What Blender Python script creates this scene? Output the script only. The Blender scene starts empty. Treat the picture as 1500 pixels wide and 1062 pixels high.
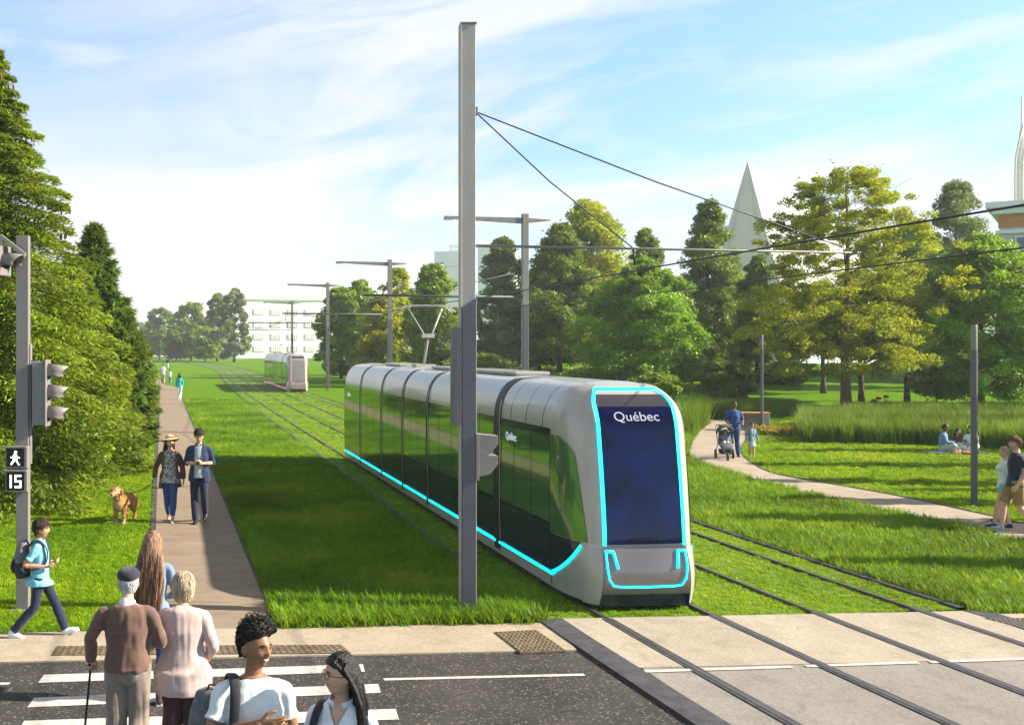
import bpy, math, random
import numpy as np
from mathutils import Vector, Matrix, noise, Quaternion
R = math.radians
SC = bpy.context.scene
COL = SC.collection
F, PX, PY, EYE = 1600.0, 410.0, 510.0, 3.5      # focal length in photo pixels, principal point, eye height

def sm(t):
    t = min(1.0, max(0.0, t)); return t * t * (3 - 2 * t)
def terrain(x, y):
    return 1.5 * sm((y - 52) / 50.0) * sm((x - (0.10 * y + 2)) / 14.0)
def G(px, py, z=None):
    """pixel of a ground contact -> world point on the terrain"""
    zz = 0.0
    for _ in range(12):
        s = max(py - PY, 0.5) / (EYE - zz)
        X, Y = (px - PX) / s, F / s
        zz = terrain(X, Y) if z is None else z
        if zz > 3: break
    return Vector((X, Y, zz))
def atY(px, py, Y):
    return Vector(((px - PX) * Y / F, Y, EYE - (py - PY) * Y / F))

# ------------------------------------------------------------------ objects
def tag(o, label=None, cat=None, group=None, kind=None):
    if label: o['label'] = label
    if cat: o['category'] = cat
    if group: o['group'] = group
    if kind: o['kind'] = kind
    return o
def empty(name, loc=(0, 0, 0), rz=0.0, label=None, cat=None, group=None, kind=None):
    o = bpy.data.objects.new(name, None); COL.objects.link(o)
    o.location = loc; o.rotation_euler = (0, 0, rz); o.empty_display_size = .1
    return tag(o, label, cat, group, kind)
def copy_tree(o, parent=None):
    c = o.copy(); COL.objects.link(c); c.parent = parent
    for ch in list(o.children): copy_tree(ch, c)
    return c

class MB:
    """collects polygons; built as ONE mesh object"""
    def __init__(s): s.v = []; s.f = []; s.m = []; s.sm = []
    def add(s, vs, fs, m=0, smooth=True):
        b = len(s.v); s.v.extend([tuple(map(float, p)) for p in vs])
        for f in fs: s.f.append([b + i for i in f]); s.m.append(m); s.sm.append(smooth)
        return s
    def box(s, c, d, rz=0.0, m=0, M=None):
        cx, cy, cz = c; x, y, z = d[0] / 2, d[1] / 2, d[2] / 2
        vs = [Vector((i * x, j * y, k * z)) for i in (-1, 1) for j in (-1, 1) for k in (-1, 1)]
        r = Matrix.Rotation(rz, 3, 'Z') if M is None else M
        vs = [r @ v + Vector(c) for v in vs]
        return s.add(vs, [(0, 1, 3, 2), (4, 6, 7, 5), (0, 4, 5, 1), (2, 3, 7, 6), (0, 2, 6, 4), (1, 5, 7, 3)], m, False)
    def tube(s, pts, r, n=8, m=0, caps=True, smooth=True):
        pts = [Vector(p) for p in pts]
        rr = r if isinstance(r, (list, tuple)) else [r] * len(pts)
        T = []
        for i in range(len(pts)):
            a = pts[min(i + 1, len(pts) - 1)] - pts[max(i - 1, 0)]
            T.append(a.normalized() if a.length > 1e-9 else Vector((0, 0, 1)))
        ref = Vector((0, 0, 1)) if abs(T[0].z) < .9 else Vector((1, 0, 0))
        vs = []
        for p, t, q in zip(pts, T, rr):
            u = ref - t * ref.dot(t)
            if u.length < 1e-4: u = t.orthogonal()
            u.normalize(); w = t.cross(u); ref = u
            for k in range(n):
                a = 2 * math.pi * k / n
                vs.append(p + (u * math.cos(a) + w * math.sin(a)) * q)
        fs = [(i * n + k, i * n + (k + 1) % n, (i + 1) * n + (k + 1) % n, (i + 1) * n + k) for i in range(len(pts) - 1) for k in range(n)]
        if caps:
            fs.append(tuple(range(n))[::-1]); fs.append(tuple((len(pts) - 1) * n + k for k in range(n)))
        return s.add(vs, fs, m, smooth)
    def lathe(s, prof, n=20, c=(0, 0, 0), m=0, M=None):
        vs = []
        for r, z in prof:
            for k in range(n):
                a = 2 * math.pi * k / n
                v = Vector((r * math.cos(a), r * math.sin(a), z))
                if M is not None: v = M @ v
                vs.append(v + Vector(c))
        fs = [(i * n + k, i * n + (k + 1) % n, (i + 1) * n + (k + 1) % n, (i + 1) * n + k) for i in range(len(prof) - 1) for k in range(n)]
        return s.add(vs, fs, m, True)
    def prism(s, poly, y0, y1, m=0, M=None, o=(0, 0, 0)):
        """outline in x,z extruded along y"""
        n = len(poly); vs = [Vector((x, y, z)) for y in (y0, y1) for x, z in poly]
        if M is not None: vs = [M @ v for v in vs]
        vs = [v + Vector(o) for v in vs]
        fs = [tuple(range(n)), tuple(range(n, 2 * n))[::-1]] + [(i, (i + 1) % n + 0, n + (i + 1) % n, n + i)[::-1] for i in range(n)]
        return s.add(vs, fs, m, False)
    def grid(s, fn, us, vs_, m=0, smooth=True):
        pts = [fn(u, v) for u in us for v in vs_]; nv = len(vs_)
        fs = [(i * nv + j, (i + 1) * nv + j, (i + 1) * nv + j + 1, i * nv + j + 1) for i in range(len(us) - 1) for j in range(nv - 1)]
        return s.add(pts, fs, m, smooth)
    def chain(s, pts, rad, ref=(1, 0, 0), n=14, sub=4, cap=(1, 1), m=0):
        """smooth loft of elliptical rings through pts; rad floats or (a,b), a along ref"""
        P = [Vector(p) for p in pts]; Rr = [Vector((r, r, 0)) if not isinstance(r, tuple) else Vector((r[0], r[1], 0)) for r in rad]
        def cr(a, b, c, d, t): return .5 * ((2 * b) + (c - a) * t + (2 * a - 5 * b + 4 * c - d) * t * t + (3 * b - a - 3 * c + d) * t ** 3)
        Q, S = [], []
        for i in range(len(P) - 1):
            i0, i3 = max(i - 1, 0), min(i + 2, len(P) - 1)
            for k in range(sub):
                t = k / sub
                Q.append(cr(P[i0], P[i], P[i + 1], P[i3], t)); S.append(Rr[i].lerp(Rr[i + 1], sm(t) * .5 + t * .5))
        Q.append(P[-1]); S.append(Rr[-1])
        def capring(q, t, r, f, rev):
            out = []
            for k in range(1, 4):
                a = k / 4 * math.pi / 2
                out.append((q + t * (math.sin(a) * min(r.x, r.y) * f), r * max(math.cos(a), .02)))
            out.append((q + t * min(r.x, r.y) * f, r * .02))
            return out[::-1] if rev else out
        t0 = (Q[0] - Q[1]).normalized(); t1 = (Q[-1] - Q[-2]).normalized()
        a = capring(Q[0], t0, S[0], cap[0], True); b = capring(Q[-1], t1, S[-1], cap[1], False)
        T = [(Q[min(i + 1, len(Q) - 1)] - Q[max(i - 1, 0)]).normalized() for i in range(len(Q))]
        rings = [(q, r, -t0) for q, r in a] + list(zip(Q, S, T)) + [(q, r, t1) for q, r in b]
        ref = Vector(ref); vs = []
        for q, r, t in rings:
            u = ref - t * ref.dot(t)
            if u.length < 1e-3: u = t.orthogonal()
            u.normalize(); w = t.cross(u)
            for k in range(n):
                an = 2 * math.pi * k / n
                vs.append(q + u * (math.cos(an) * r.x) + w * (math.sin(an) * r.y))
        L = len(rings)
        fs = [(i * n + k, i * n + (k + 1) % n, (i + 1) * n + (k + 1) % n, (i + 1) * n + k) for i in range(L - 1) for k in range(n)]
        fs.append(tuple(range(n))[::-1]); fs.append(tuple((L - 1) * n + k for k in range(n)))
        return s.add(vs, fs, m, True)
    def ball(s, c, r, n=14, m=0, M=None):
        r = (r, r, r) if not isinstance(r, tuple) else r
        vs = []; rows = n // 2 + 1
        for i in range(rows):
            th = math.pi * (i + .02) / (rows - 1 + .04)
            for k in range(n):
                a = 2 * math.pi * k / n
                v = Vector((r[0] * math.sin(th) * math.cos(a), r[1] * math.sin(th) * math.sin(a), r[2] * math.cos(th)))
                if M is not None: v = M @ v
                vs.append(v + Vector(c))
        fs = [((i + 1) * n + k, (i + 1) * n + (k + 1) % n, i * n + (k + 1) % n, i * n + k) for i in range(rows - 1) for k in range(n)]
        fs.append(tuple(range(n))); fs.append(tuple((rows - 1) * n + k for k in range(n))[::-1])
        return s.add(vs, fs, m, True)
    def mesh(s, name):
        me = bpy.data.meshes.new(name)
        me.from_pydata(s.v, [], s.f)
        if s.f:
            me.polygons.foreach_set('use_smooth', s.sm); me.polygons.foreach_set('material_index', s.m)
        me.update(); return me
    def obj(s, name, mats, parent=None, bevel=0.0, loc=None, rz=None):
        me = s.mesh(name)
        for mt in (mats if isinstance(mats, (list, tuple)) else [mats]): me.materials.append(mt)
        o = bpy.data.objects.new(name, me); COL.objects.link(o); o.parent = parent
        if loc is not None: o.location = loc
        if rz is not None: o.rotation_euler = (0, 0, rz)
        if bevel:
            b = o.modifiers.new('bevel', 'BEVEL'); b.width = bevel; b.segments = 2; b.limit_method = 'ANGLE'; b.angle_limit = R(40)
        return o

# ------------------------------------------------------------------ materials
def nt(m): m.use_nodes = True; return m.node_tree.nodes, m.node_tree.links
def mat(name, col, rough=.6, metal=0.0, var=.12, scale=8.0, bump=0.0, bscale=60.0, ior=1.45, emit=None, estr=1.0, stretch=(1, 1, 1), sheen=0, coat=0, col2=None, sss=0):
    m = bpy.data.materials.new(name); N, L = nt(m); b = N['Principled BSDF']
    c = tuple(col) + (1,)
    b.inputs['Roughness'].default_value = rough; b.inputs['Metallic'].default_value = metal; b.inputs['IOR'].default_value = ior
    if coat: b.inputs['Coat Weight'].default_value = coat; b.inputs['Coat Roughness'].default_value = .05
    if sheen: b.inputs['Sheen Weight'].default_value = sheen
    if sss:
        b.inputs['Subsurface Weight'].default_value = sss; b.inputs['Subsurface Radius'].default_value = (.012, .004, .002); b.inputs['Subsurface Scale'].default_value = 1
    if emit:
        b.inputs['Base Color'].default_value = (.02, .02, .02, 1)
        b.inputs['Emission Color'].default_value = tuple(emit) + (1,); b.inputs['Emission Strength'].default_value = estr
        return m
    tc = N.new('ShaderNodeTexCoord'); mp = N.new('ShaderNodeMapping'); mp.inputs['Scale'].default_value = stretch
    L.new(tc.outputs['Object'], mp.inputs['Vector'])
    if var:
        n = N.new('ShaderNodeTexNoise'); n.inputs['Scale'].default_value = scale; n.inputs['Detail'].default_value = 5
        L.new(mp.outputs[0], n.inputs['Vector'])
        r = N.new('ShaderNodeValToRGB'); r.color_ramp.elements[0].position = .3; r.color_ramp.elements[1].position = .7
        r.color_ramp.elements[0].color = tuple(x * (1 - var) for x in col) + (1,)
        r.color_ramp.elements[1].color = (tuple(col2) if col2 else tuple(min(1, x * (1 + var)) for x in col)) + (1,)
        L.new(n.outputs['Fac'], r.inputs['Fac']); L.new(r.outputs['Color'], b.inputs['Base Color'])
    else: b.inputs['Base Color'].default_value = c
    if bump:
        n2 = N.new('ShaderNodeTexNoise'); n2.inputs['Scale'].default_value = bscale; n2.inputs['Detail'].default_value = 4
        L.new(mp.outputs[0], n2.inputs['Vector'])
        bp = N.new('ShaderNodeBump'); bp.inputs['Strength'].default_value = bump; bp.inputs['Distance'].default_value = .02
        L.new(n2.outputs['Fac'], bp.inputs['Height']); L.new(bp.outputs[0], b.inputs['Normal'])
    return m

def mix(N, L, fac, a, b):
    x = N.new('ShaderNodeMix'); x.data_type = 'RGBA'
    for i, v in ((0, fac), (6, a), (7, b)):
        if hasattr(v, 'links'): L.new(v, x.inputs[i])
        else: x.inputs[i].default_value = v if i == 0 else tuple(v) + (1,)
    return x.outputs[2]
def ramp(N, L, src, stops):
    r = N.new('ShaderNodeValToRGB')
    while len(r.color_ramp.elements) < len(stops): r.color_ramp.elements.new(.5)
    for e, (p, c) in zip(r.color_ramp.elements, stops):
        e.position = p; e.color = (tuple(c) + (1,)) if hasattr(c, '__len__') else (c, c, c, 1)
    L.new(src, r.inputs['Fac']); return r.outputs['Color']
def noiz(N, L, vec, scale, detail=4, rough=.5, dist=0):
    n = N.new('ShaderNodeTexNoise'); n.inputs['Scale'].default_value = scale; n.inputs['Detail'].default_value = detail
    n.inputs['Roughness'].default_value = rough; n.inputs['Distortion'].default_value = dist
    L.new(vec, n.inputs['Vector']); return n.outputs['Fac']

def leaf_mat(name, dark, light, trans=.35, gloss=.08, rnd=False):
    m = bpy.data.materials.new(name); N, L = nt(m); N.remove(N['Principled BSDF']); out = N['Material Output']
    if rnd:
        oi = N.new('ShaderNodeObjectInfo'); src = oi.outputs['Random']
        tc = N.new('ShaderNodeNewGeometry'); big = noiz(N, L, tc.outputs['Position'], .35, 3)
        ad = N.new('ShaderNodeMath'); ad.operation = 'MULTIPLY_ADD'; L.new(src, ad.inputs[0]); ad.inputs[1].default_value = .55
        sb = N.new('ShaderNodeMath'); sb.operation = 'MULTIPLY_ADD'; L.new(big, sb.inputs[0]); sb.inputs[1].default_value = 2.2; sb.inputs[2].default_value = -.85
        L.new(sb.outputs[0], ad.inputs[2]); src = ad.outputs[0]
    else:
        at = N.new('ShaderNodeAttribute'); at.attribute_name = 'shade'; src = at.outputs['Fac']
    c = ramp(N, L, src, [(0, dark), (.85, light), (1, tuple((a + b) / 2 for a, b in zip(light, (.50, .42, .04))) if rnd else light)])
    d = N.new('ShaderNodeBsdfDiffuse'); t = N.new('ShaderNodeBsdfTranslucent'); g = N.new('ShaderNodeBsdfGlossy'); g.inputs['Roughness'].default_value = .45
    g.inputs['Color'].default_value = (.8, .85, .8, 1)
    L.new(c, d.inputs['Color'])
    tcx = mix(N, L, .25, c, (1, 1, .1)) ; L.new(tcx, t.inputs['Color'])
    m1 = N.new('ShaderNodeMixShader'); m1.inputs[0].default_value = trans; L.new(d.outputs[0], m1.inputs[1]); L.new(t.outputs[0], m1.inputs[2])
    m2 = N.new('ShaderNodeMixShader'); m2.inputs[0].default_value = gloss; L.new(m1.outputs[0], m2.inputs[1]); L.new(g.outputs[0], m2.inputs[2])
    L.new(m2.outputs[0], out.inputs['Surface']); return m

M = {}
M['steel'] = mat('grey_paint', (.22, .20, .185), .5, .0, .1, 3)
M['mast'] = mat('mast_paint', (.40, .355, .325), .5, .0, .07, 2, .1, 30)
M['steel_dark'] = mat('dark_grey_paint', (.105, .10, .12), .45, .0, .06, 3)
M['signal'] = mat('signal_grey', (.21, .19, .18), .5, .0, .05, 4)
M['black'] = mat('black_rubber', (.012, .012, .014), .5, 0, .1, 10)
M['silver'] = mat('tram_silver', (.42, .405, .38), .3, .15, .08, 1.5, coat=.4, stretch=(1, .3, 1))
M['silver_front'] = mat('tram_light_panel', (.40, .385, .34), .3, .0, .05, 1.5, coat=.5)
M['tram_glass'] = mat('tram_mirror_glass', (.10, .19, .09), .05, .30, .10, .8, .10, .55, ior=2.5)
M['tram_glass'].node_tree.nodes['Principled BSDF'].inputs['Specular Tint'].default_value = (.72, 1, .50, 1)
M['tram_navy'] = mat('tram_navy', (.006, .009, .045), .12, .0, .2, 1, coat=.6, ior=1.5)
M['shield'] = mat('windshield_glass', (.002, .004, .042), .05, .0, .85, 1.7, .3, .8, ior=1.36)  # mottled blue painted in for reflections and depth in the glass
M['pale_glass'] = mat('pale_front_glass', (.24, .22, .215), .25, 0, .1, 2)  # haze over the distant tram's nose put into this pale colour
M['header'] = mat('header_brown', (.045, .04, .05), .15, .2, .2, 2, coat=1)
M['bumper'] = mat('bumper_brown', (.17, .15, .145), .3, .4, .15, 2, coat=.5)
M['cyan'] = mat('cyan_light', (0, 1, 1), emit=(0.0, .85, .95), estr=1.3)
M['red'] = mat('red_light', (1, 0, 0), emit=(.9, .30, .27), estr=.6)
M['white_light'] = mat('white_led', (1, 1, 1), emit=(1, 1, 1), estr=1.6)
M['screen'] = mat('black_screen', (.008, .008, .012), .2, 0, .1, 5)
M['letter'] = mat('dot_letters', (.7, .75, .8), emit=(.42, .5, .6), estr=.5)
M['rail'] = mat('rail_steel', (.15, .125, .11), .4, .6, .2, 4)
M['kerb'] = mat('dark_kerb', (.06, .056, .066), .8, 0, .35, 6, .3, 40)
M['white_paint'] = mat('road_paint', (.56, .54, .50), .7, 0, .14, 9, .2, 60)
def worn():
    m = M['white_paint']; N, L = nt(m); b = N['Principled BSDF']; g = N.new('ShaderNodeNewGeometry').outputs['Position']
    src = b.inputs['Base Color'].links[0].from_socket; a = ramp(N, L, noiz(N, L, g, 30, 7, .75), [(.36, 1.0), (.44, 0.0)]); a2 = ramp(N, L, noiz(N, L, g, 1.6, 4, .6), [(.35, 1.0), (.65, .25)])
    mu = N.new('ShaderNodeMath'); mu.operation = 'MULTIPLY'; L.new(a, mu.inputs[0]); L.new(a2, mu.inputs[1]); L.new(mix(N, L, mu.outputs[0], src, (.09, .082, .075)), b.inputs['Base Color'])
worn()
M['plate'] = mat('tactile_plate', (.16, .12, .075), .7, .2, .35, 14, .2, 80)
M['wire'] = mat('wire', (.02, .02, .025), .5)
M['bark'] = mat('bark', (.11, .07, .04), .9, 0, .35, 6, .8, 20, stretch=(1, 1, .2))
M['wood'] = mat('orange_wood', (.55, .27, .07), .6, 0, .2, 6, stretch=(1, 8, 1))
M['concrete'] = mat('pale_concrete', (.42, .38, .32), .8, 0, .12, 5, .2, 40)
SKYV, CLOFF, CLOUD, HAZE, EXPO = 1.42, (0, 0, 0), (3.85, 3.87, 3.88), 0.00045, 1.30
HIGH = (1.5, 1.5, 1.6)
# ------------------------------------------------------------------ ground materials
def grass_mat():
    m = bpy.data.materials.new('turf'); N, L = nt(m); b = N['Principled BSDF']; b.inputs['Roughness'].default_value = .85
    b.inputs['Specular IOR Level'].default_value = .03
    g = N.new('ShaderNodeNewGeometry').outputs['Position']
    a = noiz(N, L, g, .25, 3); c = noiz(N, L, g, 2.2, 5, .65); d = noiz(N, L, g, 22, 4, .7); e = noiz(N, L, g, 90, 2, .6)
    c1 = ramp(N, L, a, [(.3, (.050, .165, .002)), (.7, (.140, .270, .003))])
    c2 = ramp(N, L, c, [(.3, (.035, .130, .002)), (.62, (.13, .28, .003)), (.8, (.24, .30, .006))])
    x = mix(N, L, .55, c1, c2)
    c3 = ramp(N, L, d, [(.32, (.015, .07, .002)), (.5, (.09, .22, .003)), (.72, (.24, .40, .008))])
    x = mix(N, L, .5, x, c3)
    c4 = ramp(N, L, e, [(.35, (.012, .05, .002)), (.65, (.22, .38, .008))]); x = mix(N, L, .3, x, c4)
    L.new(x, b.inputs['Base Color'])
    bp = N.new('ShaderNodeBump'); bp.inputs['Strength'].default_value = .9; bp.inputs['Distance'].default_value = .05
    L.new(d, bp.inputs['Height']); L.new(bp.outputs[0], b.inputs['Normal']); return m
def slab_mat(name, c1, c2, fine=.25, joints=None, streak=1.0, c3=None):
    m = bpy.data.materials.new(name); N, L = nt(m); b = N['Principled BSDF']; b.inputs['Roughness'].default_value = .85
    b.inputs['Specular IOR Level'].default_value = .25
    g = N.new('ShaderNodeNewGeometry').outputs['Position']
    mp = N.new('ShaderNodeMapping'); mp.inputs['Scale'].default_value = (1, streak, 1); L.new(g, mp.inputs['Vector'])
    a = noiz(N, L, mp.outputs[0], .9, 6, .65); e = noiz(N, L, mp.outputs[0], 45, 3, .7)
    x = ramp(N, L, a, [(.3, c1), (.7, c2)])
    y = ramp(N, L, e, [(.3, tuple(v * .45 for v in c1)), (.7, tuple(min(1, v * 1.35) for v in c2))])
    x = mix(N, L, fine, x, y)
    st = ramp(N, L, noiz(N, L, g, 2.3, 7, .7, .6), [(.50, 0.0), (.75, .55)]); x = mix(N, L, st, x, tuple(v * .62 for v in c1)); L.new(x, b.inputs['Base Color'])
    bp = N.new('ShaderNodeBump'); bp.inputs['Strength'].default_value = .35; bp.inputs['Distance'].default_value = .01
    L.new(e, bp.inputs['Height']); L.new(bp.outputs[0], b.inputs['Normal']); return m
def asphalt_mat():
    m = bpy.data.materials.new('asphalt'); N, L = nt(m); b = N['Principled BSDF']; b.inputs['Roughness'].default_value = .8
    g = N.new('ShaderNodeNewGeometry').outputs['Position']
    v = N.new('ShaderNodeTexVoronoi'); v.inputs['Scale'].default_value = 36; L.new(g, v.inputs['Vector'])
    spk = ramp(N, L, v.outputs['Color'], [(.60, 0.0), (.85, 1.0)])
    ds = ramp(N, L, v.outputs['Distance'], [(.30, 1.0), (.6, 0.0)])
    mul = N.new('ShaderNodeMath'); mul.operation = 'MULTIPLY'; L.new(spk, mul.inputs[0]); L.new(ds, mul.inputs[1])
    base = ramp(N, L, noiz(N, L, g, 1.3, 5, .6), [(.3, (.018, .016, .015)), (.7, (.052, .047, .043))])
    x = mix(N, L, mul.outputs[0], base, (.21, .175, .135)); L.new(x, b.inputs['Base Color'])
    bp = N.new('ShaderNodeBump'); bp.inputs['Strength'].default_value = .6; bp.inputs['Distance'].default_value = .01
    L.new(noiz(N, L, g, 60, 3, .7), bp.inputs['Height']); L.new(bp.outputs[0], b.inputs['Normal']); return m
M['turf'] = grass_mat()
M['walk'] = slab_mat('sidewalk_concrete', (.33, .26, .19), (.48, .41, .31), .3, streak=.6)
M['path'] = slab_mat('path_concrete', (.22, .165, .12), (.33, .26, .19), .35, streak=3)
M['pathr'] = slab_mat('curved_path_concrete', (.33, .265, .20), (.44, .37, .285), .25)
M['slab'] = slab_mat('track_slab', (.31, .26, .20), (.47, .41, .33), .3, streak=.4)
M['slab_grey'] = slab_mat('track_slab_grey', (.20, .182, .165), (.32, .295, .265), .3, streak=.4)
M['moss'] = slab_mat('track_moss', (.06, .17, .004), (.15, .23, .012), .5)
M['asphalt'] = asphalt_mat()
M['farroad'] = slab_mat('far_road', (.55, .52, .48), (.7, .68, .64), .1)

def spline(pts, step=.5):
    P = [Vector(p) for p in pts]; out = []
    for i in range(len(P) - 1):
        a, b, c, d = P[max(i - 1, 0)], P[i], P[i + 1], P[min(i + 2, len(P) - 1)]
        n = max(2, int((c - b).length / step))
        n = min(n, 60)
        for k in range(n):
            t = k / n
            out.append(.5 * ((2 * b) + (c - a) * t + (2 * a - 5 * b + 4 * c - d) * t * t + (3 * b - a - 3 * c + d) * t ** 3))
    out.append(P[-1]); return out
def offset(line, d):
    out = []
    for i, p in enumerate(line):
        t = (line[min(i + 1, len(line) - 1)] - line[max(i - 1, 0)]); t.z = 0; t.normalize()
        out.append(p + Vector((t.y, -t.x, 0)) * d)       # d>0 : to the right when walking along +Y
    return out
def strip(name, left, right, z, m, kind='structure', bevelz=0.0, solid=True, label=None, cat=None):
    """band between two polylines; top at z above the terrain; a solid slab with sides"""
    mb = MB(); n = len(left); vs = []
    for a, b in zip(left, right):
        for p, dz in ((a, z - .25), (a, z), (b, z), (b, z - .25)):
            vs.append((p.x, p.y, terrain(p.x, p.y) + dz))
    fs = [(i * 4 + j, i * 4 + j + 1, i * 4 + j + 5, i * 4 + j + 4) for i in range(n - 1) for j in range(3)]
    mb.add(vs, fs, 0, False); o = mb.obj(name, m)
    return tag(o, label, cat, None, kind)

# terrain sheet
def axis(brk):
    out = []
    for a, b, s in brk:
        n = max(1, int(round((b - a) / s))); out += [a + (b - a) * i / n for i in range(n)]
    return out + [brk[-1][1]]
xs = axis([(-1200, -100, 100), (-100, -10, 10), (-10, 110, 3), (110, 400, 30), (400, 1500, 110)])
ys = axis([(-60, 40, 10), (40, 140, 3), (140, 400, 20), (400, 2400, 200)])
g = MB().grid(lambda x, y: (x, y, terrain(x, y)), xs, ys)
ground = g.obj('ground', M['turf']); tag(ground, kind='structure')

# tracks: centreline of the near track, in metres
TR1 = spline([(7.3, -8, 0), (6.35, 4, 0), (5.45, 10.1, 0), (4.80, 14.9, 0), (4.2, 20.5, 0), (2.85, 34.6, 0), (.90, 54.5, 0), (-1.9, 84.8, 0), (-4.6, 118, 0), (-8.6, 170, 0), (-18, 240, 0), (-34, 330, 0), (-60, 450, 0), (-95, 600, 0)], .8)
SP = 2.85
TR2 = offset(TR1, SP)
bedL, bedR = offset(TR1, -1.42), offset(TR1, SP + 1.35)
ROADS = .075                                    # slope of the crossing street
def zr(x, c): return c + ROADS * x
def clip(line, f): return [p for p in line if f(p)]
fb = lambda p: p.y > 13.75 + ROADS * p.x * .8
ids = [i for i, p in enumerate(TR1) if p.y > zr(p.x, 13.60)]
i0 = ids[0]
strip('track_turf', bedL[i0:], bedR[i0:], .012, M['moss'], 'structure')
strip('track_kerb', offset(TR1, -1.51)[i0:], offset(TR1, -1.42)[i0:], .03, M['kerb'])
strip('track_kerb', offset(TR1, SP + 1.35)[i0:], offset(TR1, SP + 1.45)[i0:], .04, M['kerb'])
# street: kerb-side walk, asphalt, track slab
def band(name, x0, x1, c0, c1, z, m, n=30):
    A = [Vector((x0 + (x1 - x0) * i / n, 0, 0)) for i in range(n + 1)]
    L_ = [Vector((p.x, zr(p.x, c1), 0)) for p in A]; R_ = [Vector((p.x, zr(p.x, c0), 0)) for p in A]
    return strip(name, L_, R_, z, m)
band('sidewalk', -60, 3.42, 12.33, 13.58, .030, M['walk'])
band('road', -60, 3.9, 1.0, 12.33, .012, M['asphalt'])
band('sidewalk', 9.0, 60, 12.1, 13.58, .030, M['walk'])
band('road', 8.9, 60, 1.0, 12.1, .012, M['asphalt'])
def track_patch(name, o0, o1, c0, c1, z, m):
    a, b = offset(TR1, o0), offset(TR1, o1)
    ii = [i for i, p in enumerate(TR1) if zr(p.x, c0) <= p.y <= zr(p.x, c1)]
    aa, bb = a[ii[0]:ii[-1] + 1], b[ii[0]:ii[-1] + 1]
    A, B = [p.copy() for p in aa], [p.copy() for p in bb]
    A[0].y = zr(A[0].x, c0); B[0].y = zr(B[0].x, c0); A[-1].y = zr(A[-1].x, c1); B[-1].y = zr(B[-1].x, c1)
    return strip(name, A, B, z, m)
track_patch('road_slab', -1.30, SP + 1.3, -6, 11.55, .036, M['slab_grey'])
track_patch('road_slab', -1.30, SP + 1.3, 11.55, 13.72, .040, M['slab'])
track_patch('road_border', -1.62, -1.30, -6, 13.72, .046, M['kerb'])
track_patch('road_border', SP + 1.3, SP + 1.6, -6, 13.72, .046, M['kerb'])
# rails
for off in (-.72, .72, SP - .72, SP + .72):
    strip('rail', offset(TR1, off - .028), offset(TR1, off + .028), .050, M['rail'])
    strip('rail_groove', offset(TR1, off - .07)[:i0 + 1], offset(TR1, off + .07)[:i0 + 1], .0465, M['kerb'])
# painted marks
def quad(name, P, z, m):
    o = MB().add([(p[0], p[1], z) for p in P], [(0, 1, 2, 3)], 0, False).obj(name, m); return tag(o, kind='structure')
def line_px(a, b, w, z=.018):
    A, B = G(*a), G(*b); return quad('road_marking', [(A.x, A.y - w / 2), (B.x, B.y - w / 2), (B.x, B.y + w / 2), (A.x, A.y + w / 2)], z, M['white_paint'])
line_px((60, 996), (533, 980), .28); line_px((45, 1031), (556, 1010), .29); line_px((30, 1066), (582, 1048), .30); line_px((10, 1104), (606, 1085), .30); line_px((-12, 1146), (635, 1126), .30)
line_px((562, 997), (856, 990), .075); line_px((-200, 1008), (14, 1003), .075)
line_px((941, 989), (1160, 982), .085, .045); line_px((1180, 981), (1345, 975.5), .085, .045); line_px((1362, 975), (1620, 966), .085, .045)
def plate(P, nx, ny, lab):
    P = [G(*p) for p in P]; mb = MB()
    top = [(p.x, p.y, .042) for p in P]; bot = [(p.x, p.y, .02) for p in P]
    mb.add(top + bot, [(0, 1, 2, 3), (0, 4, 5, 1), (1, 5, 6, 2), (2, 6, 7, 3), (3, 7, 4, 0)], 0, False)
    for i in range(nx):
        for j in range(ny):
            u, v = (i + .5) / nx, (j + .5) / ny
            c = (P[0] * (1 - u) + P[1] * u) * (1 - v) + (P[3] * (1 - u) + P[2] * u) * v
            mb.lathe([(.022, 0), (.018, .006), (0.001, .008)], 8, (c.x, c.y, .042))
    o = mb.obj('tactile_plate', M['plate']); tag(o, lab, 'paving plate', 'brown tactile plates in the sidewalk')
plate([(76, 964), (514, 961), (500, 949), (84, 951)], 46, 4, 'long brown tactile plate in the sidewalk before the crosswalk')
plate([(762, 960), (829, 957), (786, 927), (724, 930)], 10, 9, 'short brown tactile plate beside the track crossing')
plate([(1500, 925), (1560, 925), (1530, 909), (1440, 910)], 12, 6, 'brown tactile plate at the right end of the track crossing')
# straight footpath
pl = lambda y, o: Vector((-1.55 + .74 + o - .1085 * (y - 13.55), y, 0))
PY_ = [12.9 + 1.2 * i for i in range(72)]
cl = [pl(y, 0) for y in PY_] + [Vector((-11.2 - .0016 * (y - 100) ** 2 - .11 * (y - 100), y, 0)) for y in range(104, 190, 6)]
cl = [p for p in cl if p.y > 13.5]
cl[0].y = 13.5
strip('path', offset(cl, -.76), offset(cl, .76), .022, M['path'])
strip('path_edging', offset(cl, -.86), offset(cl, -.76), .03, M['kerb'])
strip('path_edging', offset(cl, .76), offset(cl, .80), .03, M['kerb'])
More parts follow.
